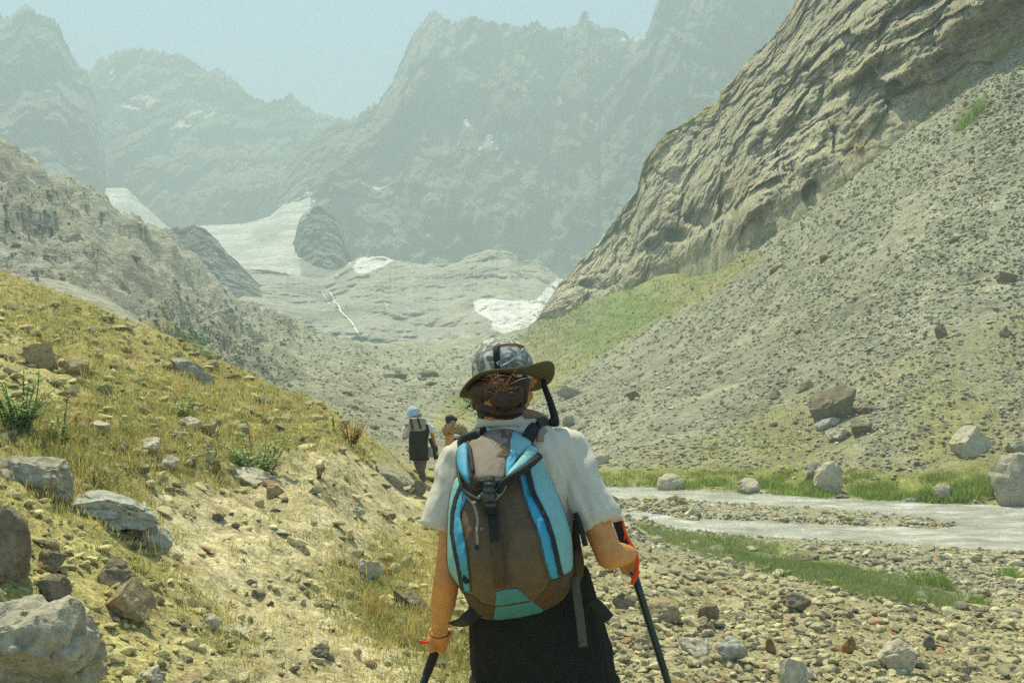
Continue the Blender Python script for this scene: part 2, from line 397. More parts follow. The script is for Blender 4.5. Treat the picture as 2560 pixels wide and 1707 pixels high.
# river water
us = np.linspace(1230, 3300, 900); ts = np.linspace(-.12, 1.12, 120)
Ur, Tr = np.meshgrid(us, ts, indexing='ij')
yn = np.interp(Ur, NEAR[:, 0], NEAR[:, 1]); yf = np.interp(Ur, FAR[:, 0], FAR[:, 1])
Yr = yn + Tr * (yf - yn); Xr = (Ur - CX) * Yr / F
Pr = np.stack([Xr.ravel(), Yr.ravel(), Xr.ravel() * 0], 1)
Zr = -2.0 + .13 * fbm(Pr * [.7, 1.3, 1], 5, .62)
rv = mk('river', np.stack([Xr.ravel(), Yr.ravel(), Zr], 1), gridfaces(900, 120), M['water']); tag(rv, kind='structure')

# ------------------------------------------------------------ far sheets
def k2(pts): return [(p[0] * K, p[1] * K, p[2]) for p in pts]
def sheet(name, curves, u0, u1, nu, rows, amps, mat, colf, jag=0, jagrow=None, sq=(1, 1, 1), seed=0):
    U = np.linspace(u0 * K, u1 * K, nu); curves = [np.array(k2(c), float) for c in curves]
    rowsV, rowsY, rid = [], [], []
    cs = [(np.interp(U, c[:, 0], c[:, 1]), np.interp(U, c[:, 0], c[:, 2])) for c in curves]
    if jag:
        j = fbm(np.stack([U / 42, U * 0 + seed, U * 0], 1), 5, .65) * jag + (.6 - fbm(np.stack([U / 17, U * 0 + seed + 9, U * 0], 1), 4, .6, True)) * jag * .95
        cs = [(v + (j if i == jagrow else 0), y) for i, (v, y) in enumerate(cs)]
    for i in range(len(cs) - 1):
        n = rows[i]
        for k in range(n + (i == len(cs) - 2)):
            t_ = k / n
            z0 = (CY - cs[i][0]) * cs[i][1] / F; z1 = (CY - cs[i + 1][0]) * cs[i + 1][1] / F
            Y = cs[i][1] * (1 - t_) + cs[i + 1][1] * t_; z = z0 * (1 - t_) + z1 * t_
            rowsY.append(Y); rowsV.append(CY - z * F / Y); rid.append(i + t_)
    Y = np.array(rowsY); V = np.array(rowsV); UU = np.tile(U, (len(Y), 1))
    y = Y.ravel(); v = V.ravel(); u = UU.ravel()
    P = np.stack([(u - CX) * y / F, y, CZ - (v - CY) * y / F], 1)
    d = 0
    for sc, a, rg in amps:
        Q_ = P * np.array(sq) / sc + seed * 7.7
        if rg == 'w':
            f1, f2, ic = worley(Q_ + .35 * fbm(Q_ * 1.7, 3)[:, None], seed); d = d + a * (smooth(0, .6, f2 - f1) * .7 + ic - .8)
        else: d = d + a * fbm(Q_, 4, .55, rg)
    f = 1 + d / y
    C0 = np.array([0, 0, CZ]); Pd = C0 + (P - C0) * f[:, None]
    col = colf(u / K, v / K, P, np.repeat(rid, nu))
    o = mk(name, Pd, gridfaces(len(Y), nu), mat, cols=col); tag(o, kind='structure')
    ZMIN.append(float(Pd[:, 2].min())); ZMAX.append(float(Pd[:, 2].max()))
    return o
SNOW = [[(285, 240), (330, 215), (345, 230), (362, 222), (352, 238), (320, 248), (300, 245)],
        [(385, 320), (400, 290), (440, 265), (472, 255), (474, 270), (440, 285), (405, 310)],
        [(1072, 322), (1100, 325), (1130, 312), (1180, 312), (1170, 330), (1120, 343), (1085, 338)],
        [(1065, 278), (1090, 272), (1100, 282), (1075, 290)], [(1272, 228), (1286, 222), (1288, 240), (1270, 250)],
        [(1435, 86), (1475, 86), (1475, 95), (1430, 94)], [(250, 165), (262, 150), (262, 180), (252, 182)],
        [(640, 480), (705, 455), (710, 475), (690, 500), (640, 520), (600, 518)], [(500, 235), (525, 228), (510, 242)],
        [(690, 470), (705, 432), (714, 455), (700, 478)], [(860, 430), (905, 425), (870, 436)], [(1090, 345), (1110, 348), (1100, 356)]]
SNOW = [[(sum(q[0] for q in p) / len(p) * -.35 + a * 1.35, sum(q[1] for q in p) / len(p) * -.35 + b_ * 1.35) for a, b_ in p] for p in SNOW]
def snowmask(polys, u, v, P, sc=.03, wb=7):
    n = fbm(P * sc, 4) * wb; m_ = fbm(P * sc + 9, 4) * wb * .6; s = np.zeros(len(u))
    for p in polys:
        s = np.maximum(s, smooth(-1.5, 1.5, np.where(inpoly(p, u + n, v + m_), 1, -1) * polydist(p, u + n, v + m_)))
    return s
def mcol(base, dark, sc=.012):
    def f(u, v, P, rid):
        n = fbm(P * sc, 5, .6); c = np.tile(np.array(base), (len(u), 1)); c = lerp(c, smooth(-.1, .4, n), dark)
        return lerp(c, snowmask(SNOW, u, v, P), (.95, .92, .88))
    return f
ridge1 = [(-500, 300, 1200), (150, 230, 1200), (200, 168, 1200), (225, 140, 1200), (265, 118, 1200), (300, 112, 1200), (360, 118, 1200), (410, 125, 1200), (450, 140, 1200), (480, 172, 1200), (498, 157, 1200),
          (520, 165, 1200), (545, 192, 1200), (575, 220, 1200), (620, 235, 1200), (650, 227, 1200), (668, 214, 1200), (690, 237, 1200), (720, 255, 1200), (760, 270, 1200), (800, 272, 1200), (840, 262, 1200), (1000, 300, 1200)]
def off(c, dv, y): return [(a, b + dv, y) for a, b, _ in c]
MAMP = [(150, 60, True), (60, -38, 'w'), (24, -15, 'w'), (14, 9, True)]
sheet('mountain_ridge', [[(-500, 720, 820), (1000, 640, 820)], [(-500, 520, 860), (350, 520, 880), (600, 510, 880), (1000, 500, 900)], ridge1, off(ridge1, 130, 1400), [(-500, 700, 1600), (1000, 700, 1600)]],
      100, 1000, 640, (60, 230, 12, 6), MAMP, M['mountain'], mcol((.27, .27, .24), (.11, .12, .115)), 17, 2, (1.2, .6, .45), 1)
ridge2 = [(640, 420, 980), (700, 330, 980), (760, 290, 980), (815, 275, 980), (835, 250, 980), (870, 230, 980), (900, 190, 980), (912, 160, 980), (925, 130, 980), (950, 80, 980), (975, 45, 980), (988, 26, 980), (1012, 28, 980), (1035, 52, 980), (1062, 45, 980),
          (1090, 37, 980), (1120, 50, 980), (1160, 58, 980), (1215, 62, 980), (1232, 48, 980), (1262, 68, 980), (1308, 64, 980), (1328, 50, 980), (1338, 27, 980), (1348, 27, 980), (1354, 50, 980), (1380, 60, 980), (1400, 72, 980), (1412, 64, 980), (1450, 84, 980), (1480, 90, 980), (1700, 60, 980), (2000, 100, 980)]
sheet('mountain_peak', [[(600, 640, 700), (2000, 740, 700)], [(600, 500, 730), (760, 470, 730), (1000, 560, 760), (2000, 620, 760)], ridge2, off(ridge2, 120, 1150), [(600, 700, 1300), (2000, 700, 1300)]],
      640, 1900, 820, (60, 260, 12, 6), MAMP, M['mountain'], mcol((.29, .285, .245), (.12, .13, .12)), 15, 2, (1.2, .6, .45), 2)
ridge3 = [(1380, 230, 840), (1440, 150, 840), (1478, 88, 840), (1492, 60, 840), (1502, 25, 840), (1515, -15, 840), (1540, -60, 840), (1600, -90, 840), (1900, -110, 840), (3000, -110, 840)]
sheet('mountain_wall', [[(1300, 700, 640), (3000, 760, 640)], [(1300, 560, 680), (3000, 560, 680)], ridge3, off(ridge3, 160, 1000), [(1300, 760, 1100), (3000, 760, 1100)]],
      1380, 2300, 420, (30, 200, 8, 5), MAMP, M['mountain'], mcol((.22, .24, .225), (.13, .145, .14)), 8, 2, (1.2, .6, .45), 3)
ridge0 = [(a, b_, 960) for a, b_, _ in [(-700, -60, 640), (-200, 10, 640), (0, 36, 640), (25, 42, 640), (55, 12, 640), (75, 20, 640), (95, 35, 640), (125, 42, 640), (135, 60, 640), (150, 95, 640), (178, 145, 640), (200, 165, 640), (212, 195, 640), (222, 240, 640), (236, 300, 640), (243, 360, 640), (262, 430, 640), (300, 500, 640), (340, 560, 640)]]
sheet('mountain_spur', [[(-700, 700, 600), (400, 640, 600)], [(-700, 480, 680), (0, 480, 690), (200, 520, 720), (400, 620, 760)], ridge0, off(ridge0, 140, 1100), [(-700, 760, 1200), (400, 760, 1200)]],
      -500, 335, 460, (40, 240, 10, 5), [(130, 50, True), (50, -34, 'w'), (20, -13, 'w'), (12, 8, True)], M['mountain'], mcol((.29, .285, .245), (.14, .15, .14)), 14, 2, (1.2, .6, .4), 4)
# glacier apron below the ridge
gtop = [(150, 620, 700), (222, 530, 700), (243, 432, 700), (290, 432, 700), (330, 470, 700), (388, 524, 700), (470, 518, 700), (560, 514, 690), (620, 497, 690), (650, 470, 690), (690, 462, 700), (712, 452, 700), (750, 515, 700), (790, 600, 700), (830, 640, 700)]
def gcol(u, v, P, rid):
    n = fbm(P * [.02, .03, .22], 5, .6); c = np.tile(np.array([.68, .67, .63]), (len(u), 1))
    c = lerp(c, smooth(-.15, .3, n) * .75, (.38, .39, .34))
    d = smooth(30, 8, np.hypot((u - 610) / 1.6, v - 540) + 14 * n); c = lerp(c, d * .8, (.36, .38, .33))
    e = smooth(20, 5, np.hypot((u - 285) / 2, v - 478)); c = lerp(c, e * .6, (.34, .38, .36)); return lerp(c, np.maximum(smooth(684, 694, u + 6 * n) * smooth(560, 580, v), smooth(712, 722, u)), (.30, .305, .26))
sheet('glacier', [[(150, 690, 480), (800, 690, 480)], [(150, 620, 500), (800, 630, 500)], gtop, off(gtop, 60, 780)], 200, 790, 300, (14, 80, 6), [(60, 6, False), (12, 2, True)], M['slope'], gcol, 2, 2, (1, 1, 1), 5)
# dark rounded rock hill beside the glacier
htop = [(632, 640, 560), (650, 608, 560), (662, 580, 560), (676, 552, 560), (682, 525, 560), (690, 500, 560), (704, 482, 560), (730, 472, 560), (762, 490, 560), (785, 520, 560), (795, 555, 560), (810, 590, 560), (835, 640, 560)]
htop = sorted(htop); hc = mcol((.30, .305, .26), (.17, .19, .17), .03)
sheet('rock_hill', [[(640, 700, 470), (840, 700, 470)], [(640, 650, 490), (840, 650, 490)], htop, off(htop, 80, 640)], 634, 834, 200, (10, 110, 8), [(40, 16, True), (14, 8, True), (5, 3, True)], M['mountain'], hc, 4, 2, (1.2, 1, .6), 6)
dtop = [(330, 560, 400), (380, 530, 400), (400, 520, 400), (445, 517, 400), (470, 525, 400), (500, 552, 400), (525, 585, 400), (545, 600, 400), (562, 618, 400), (620, 680, 400)]
sheet('rock_knoll', [[(330, 760, 330), (640, 760, 330)], [(330, 680, 350), (640, 700, 350)], dtop, off(dtop, 80, 460)], 335, 610, 200, (10, 110, 8), [(30, 9, True), (10, 5, True), (4, 2, True)], M['mountain'], mcol((.27, .28, .25), (.13, .15, .14), .04), 3, 2, (1.2, 1, .6), 7)
# ice-worn benches with the stream falling over them
btop = [(420, 640, 470), (560, 617, 470), (620, 621, 470), (680, 632, 470), (740, 640, 470), (790, 612, 470), (822, 592, 470), (880, 588, 470), (905, 596, 470), (960, 606, 470), (1040, 604, 470), (1080, 586, 470), (1120, 574, 470), (1165, 576, 470), (1200, 596, 470), (1240, 600, 470), (1290, 640, 470), (1400, 640, 470)]
BSNOW = [[(808, 616), (822, 594), (845, 588), (885, 588), (905, 597), (880, 612), (850, 626), (825, 628)], [(788, 610), (800, 582), (806, 606)],
         [(1086, 692), (1105, 686), (1180, 690), (1228, 690), (1250, 668), (1280, 640), (1300, 640), (1300, 790), (1180, 790), (1160, 768), (1128, 752), (1128, 736), (1092, 714)]]
def bcol(u, v, P, rid):
    n = fbm(P * [.03, .03, .09], 5, .6); c = np.tile(np.array([.42, .41, .33]), (len(u), 1)); c = lerp(c, smooth(0, .4, n), (.24, .25, .20))
    c = lerp(c, smooth(.1, .4, -n) * .6, (.30, .33, .2))
    return lerp(c, snowmask(BSNOW, u, v, P, .06, 5), (.86, .83, .80))
sheet('rock_bench', [[(420, 860, 262), (700, 900, 262), (1400, 900, 262)], [(420, 740, 290), (560, 720, 290), (760, 770, 290), (1000, 800, 290), (1400, 790, 290)], btop, off(btop, 60, 560)],
      425, 1390, 640, (16, 200, 8), [(60, 30, True), (22, 11, True), (8, 3.5, True)], M['slope'], bcol, 4, 2, (.9, .22, 1.3), 8)

# right hand cliff
base = [(1150, 850, 250), (1250, 716, 210), (1400, 712, 190), (1560, 625, 160), (1640, 590, 130), (1720, 580, 104), (1860, 480, 94), (2000, 372, 84), (2200, 205, 78), (2352, 82, 73), (2800, -320, 66), (3100, -600, 62)]
ctop = [(1150, 830, 290), (1210, 778, 265), (1250, 700, 245), (1270, 672, 242), (1330, 600, 232), (1370, 560, 226), (1400, 522, 220), (1430, 480, 215), (1462, 440, 210), (1476, 380, 205), (1500, 345, 200), (1530, 305, 195), (1560, 287, 190), (1600, 262, 185), (1640, 240, 180),
        (1652, 232, 176), (1656, 205, 172), (1680, 180, 168), (1720, 138, 162), (1760, 100, 156), (1775, 85, 152), (1800, 50, 150), (1820, 18, 148), (1850, -50, 145), (1950, -200, 140), (2200, -500, 135), (2700, -900, 120), (3100, -1100, 110)]
CAVES = [(1600, 500, 46, 30, 9), (1560, 540, 30, 24, 7), (1668, 470, 26, 44, 7), (1500, 560, 22, 18, 4), (1870, 450, 22, 30, 6), (1350, 655, 22, 16, 4), (1715, 575, 20, 12, 4)]
def ccol(u, v, P, rid):
    n = fbm(P * .05, 5, .6); n2 = fbm(P * [.25, .25, .06], 4)
    c = np.tile(np.array([.53, .50, .37]), (len(u), 1)); c = lerp(c, smooth(.05, .45, n), (.35, .335, .25))
    c = lerp(c, smooth(.12, .5, -n) * .6, (.42, .39, .31))
    for (a, b_, r) in ((1530, 510, 70), (1680, 420, 40), (1805, 190, 30), (1960, 330, 40), (1700, 570, 40), (2170, 210, 50)):
        c = lerp(c, smooth(1, .4, np.hypot(u - a, v - b_) / r - .5 * n2) * smooth(-.1, .4, n2) * .6, (.42, .29, .13))
    top = np.interp(u, [q[0] for q in ctop], [q[1] for q in ctop])
    c = lerp(c, smooth(34, 8, np.abs(v - top - 10 + 30 * n)) * smooth(1750, 1600, u) * smooth(1400, 1500, u), (.36, .33, .13))
    bs = np.interp(u, [q[0] for q in base], [q[1] for q in base])
    return lerp(c, smooth(26, 6, bs - v + 25 * n) * smooth(0, .3, n2) * .8, (.24, .28, .09))
def cliff():
    U = np.linspace(1205 * K, 3000 * K, 980)
    o = None
    b_ = np.array(k2(base)); c_ = np.array(k2(ctop))
    bv, by = np.interp(U, b_[:, 0], b_[:, 1]), np.interp(U, b_[:, 0], b_[:, 2])
    tv, ty = np.interp(U, c_[:, 0], c_[:, 1]), np.interp(U, c_[:, 0], c_[:, 2])
    jag = fbm(np.stack([U / 60, U * 0, U * 0], 1), 5, .65); tv = tv + 20 * jag
    bv = bv + 14 * fbm(np.stack([U / 90, U * 0 + 5, U * 0], 1), 5, .6)
    rows = []
    n = 380
    for k in range(n):
        t_ = k / (n - 1) * 1.0
        s_ = -.10 + 1.10 * t_
        zb = (CY - bv) * by / F; zt = (CY - tv) * ty / F
        yv = by + (ty - by) * max(s_, 0) ** 1.25 + (-2.0 if s_ < 0 else 0) * 0; z = zb + (zt - zb) * s_
        rows.append((yv, CY - z * F / yv))
    for m_, (dy, dz) in enumerate(((8, -2), (25, -14), (60, -60))):
        z = (CY - tv) * ty / F + dz; yv = ty + dy; rows.append((yv, CY - z * F / yv))
    Y = np.array([r[0] for r in rows]); V = np.array([r[1] for r in rows]); UU = np.tile(U, (len(rows), 1))
    y, v, u = Y.ravel(), V.ravel(), UU.ravel()
    P = np.stack([(u - CX) * y / F, y, CZ - (v - CY) * y / F], 1)
    # diagonal bulging buttresses running up to the right
    Q = P @ np.array(Matrix.Rotation(R(38), 3, 'Y')).T
    warp = 7 * fbm(P / 26, 3)[:, None]
    Wd = P @ np.array(Matrix.Rotation(R(12), 3, 'Y')).T + warp * .45 + 1.2 * fbm(P / 5, 3)[:, None]
    Wd = Wd * [1, .22, 1]
    def lump(sc, st, s_):
        f1, f2, ic = worley(Wd * np.array(st) / sc, s_); return smooth(0, .55, f2 - f1) * .8 + (ic - .5) * 1.1
    big = -4.6 * lump(22, (1, 1, .75), 3) - 4.2 * lump(8, (1, 1, .8), 17) - 2.1 * lump(3.2, (1, 1, .85), 29) - .7 * lump(1.5, (1, 1, .9), 41)
    d = -10 * (1 - np.abs(fbm((Q + warp) * [1, .55, .34] / 17, 2, .4)) * 2.6).clip(-.2, 1) + 6
    d = d * .12 + big - 2.6 * fbm((P + warp * .4) * [1, .2, .32] / 5.5, 4, .6, True)
    d = d - 1.7 * fbm(P * [1, .4, 1] / 3.2 + .12 * warp, 5, .66, True)
    top_t = smooth(1, .9, np.repeat(np.arange(len(rows)) / (n - 1.0), len(U)))
    for (a, b2, rx, ry, dp) in CAVES:
        e = np.hypot((u / K - a) / rx, (v / K - b2) / ry) + 1.0 * fbm(P * [1, .35, 1] / 6, 4, .6)
        d = d + dp * smooth(1.0, .5, e)
    C0 = np.array([0, 0, CZ]); edge = smooth(0.0, .13, np.repeat(np.linspace(-.1, 1, n).tolist() + [1, 1, 1], len(U)))
    Pd = C0 + (P - C0) * (1 + d * (.16 + .84 * edge) / y)[:, None]
    o = mk('cliff', Pd, gridfaces(len(rows), len(U)), M['cliff'], cols=ccol(u / K, v / K, P, None)); tag(o, kind='structure')
    ZMAX.append(float(Pd[:, 2].max()))
cliff()
# waterfalls on the benches
def ribbon(name, pts, wd, mat, parent=None, lift=3.0):
    V = []; Fc = []
    for i, (a, b_, y) in enumerate(pts):
        for s in (-1, 0, 1):
            ww = wd * (0.6 + .6 * random.random())
            V.append(S(a * K, b_ * K, y - lift - (1.0 if s == 0 else 0)) + Vector((s * ww, 0, 0)))
    for i in range(len(pts) - 1):
        for k in range(2):
            q = i * 3 + k; Fc.append((q, q + 1, q + 4, q + 3))
    return mk(name, V, Fc, mat, parent)
from mathutils.bvhtree import BVHTree
def bvh(o):
    me = o.data; return BVHTree.FromPolygons([v.co for v in me.vertices], [tuple(p.vertices) for p in me.polygons])
bt = bvh(bpy.data.objects['rock_bench'])
def onbench(u, v):
    d = S(u * K, v * K, 100) - Vector((0, 0, CZ)); h = bt.ray_cast(Vector((0, 0, CZ)), d.normalized(), 3000)
    return h[0].y if h[0] else 400
FALLS = [[(738, 668), (744, 678), (752, 690), (758, 702)], [(758, 670), (764, 682), (770, 694), (777, 700), (784, 716), (796, 728), (806, 738), (814, 750), (824, 768)],
         [(880, 690), (886, 700), (892, 716)]]
falls = []
for i, f in enumerate(FALLS):
    falls.append([])
    for j in range(len(f) - 1):
        for k in range(5):
            t_ = k / 5; a = f[j][0] * (1 - t_) + f[j + 1][0] * t_ + random.uniform(-.8, .8); b_ = f[j][1] * (1 - t_) + f[j + 1][1] * t_
            falls[-1].append((a, b_, onbench(a, b_)))
for i, f in enumerate(falls):
    o = ribbon('waterfall', f, [.2, .3, .15][i], M['fall'], lift=2.0); tag(o, kind='structure')
# ------------------------------------------------------------ rocks
def ico(sub):
    bm = bmesh.new(); bmesh.ops.create_icosphere(bm, subdivisions=sub, radius=1.0)
    V = np.array([v.co[:] for v in bm.verts]); Fc = np.array([[v.index for v in f.verts] for f in bm.faces]); bm.free(); return V, Fc
ICO = {k: ico(k) for k in (1, 2, 4, 5)}
def rockshape(seed, sub, cuts=9, sharp=.72, rough=.1, sc=(1, 1, 1)):
    r = np.random.default_rng(seed); V, Fc = ICO[sub]; V = V.copy()
    for k in range(cuts):
        nrm = r.normal(size=3); nrm /= np.linalg.norm(nrm); d = r.uniform(sharp - .15, sharp + .15)
        V = V - np.maximum(0, V @ nrm - d)[:, None] * nrm
    V = V / np.abs(V).max(0)
    if rough:
        nn = V / (np.linalg.norm(V, axis=1)[:, None] + 1e-6)
        V = V + nn * (rough * fbm(V * 1.7 + seed * 3.1, 4, .55) + rough * .5 * fbm(V * 6 + seed, 3, .55, True))[:, None]
    if sub >= 4:
        nn = V / (np.linalg.norm(V, axis=1)[:, None] + 1e-6); f1, f2, ic = worley(V * [1.3, 1.3, 2.2] + seed * 1.7 + .3 * fbm(V * 2 + seed, 3)[:, None], seed)
        V = V + nn * (.09 * (smooth(0, .28, f2 - f1) - 1) + .08 * (ic - .5))[:, None]
    return V * np.array(sc), Fc
def rotz(V, a):
    c, s = math.cos(a), math.sin(a); return V @ np.array([[c, s, 0], [-s, c, 0], [0, 0, 1]])
def boulder(u, vb, wp, hp, mat, label, seed, sub=4, dep=.85, tilt=0, yaw=None, cuts=9, sharp=.6, rough=.07, sink=.34, group=None, name='boulder', cat='boulder'):
    """2352-frame pixels: centre u, bottom v, width, height"""
    p = hit1(u * K, (vb) * K); y = p.y + wp * K * p.y / F * .25
    wd, hh = wp * K * y / F / 2, hp * K * y / F / 2
    V, Fc = rockshape(seed, sub, cuts, sharp, rough, (1, 1, 1))
    V = rotz(V, yaw if yaw is not None else seed * 1.7)
    V = V / np.abs(V).max(0) * np.array([wd, wd * dep, hh * (1 + sink)])
    if tilt:
        c, s = math.cos(R(tilt)), math.sin(R(tilt)); V = V @ np.array([[c, 0, s], [0, 1, 0], [-s, 0, c]]).T
    x = (u * K - CX) * y / F
    o = mk(name, V, Fc, M[mat], smooth_=False if sub < 4 else True)
    if sub >= 4:
        o.data.set_sharp_from_angle(angle=R(32))
    zb = CZ - (vb * K - CY) * p.y / F
    o.location = (x, y, zb + hh * (1 - sink)); tag(o, label, cat, group); return o
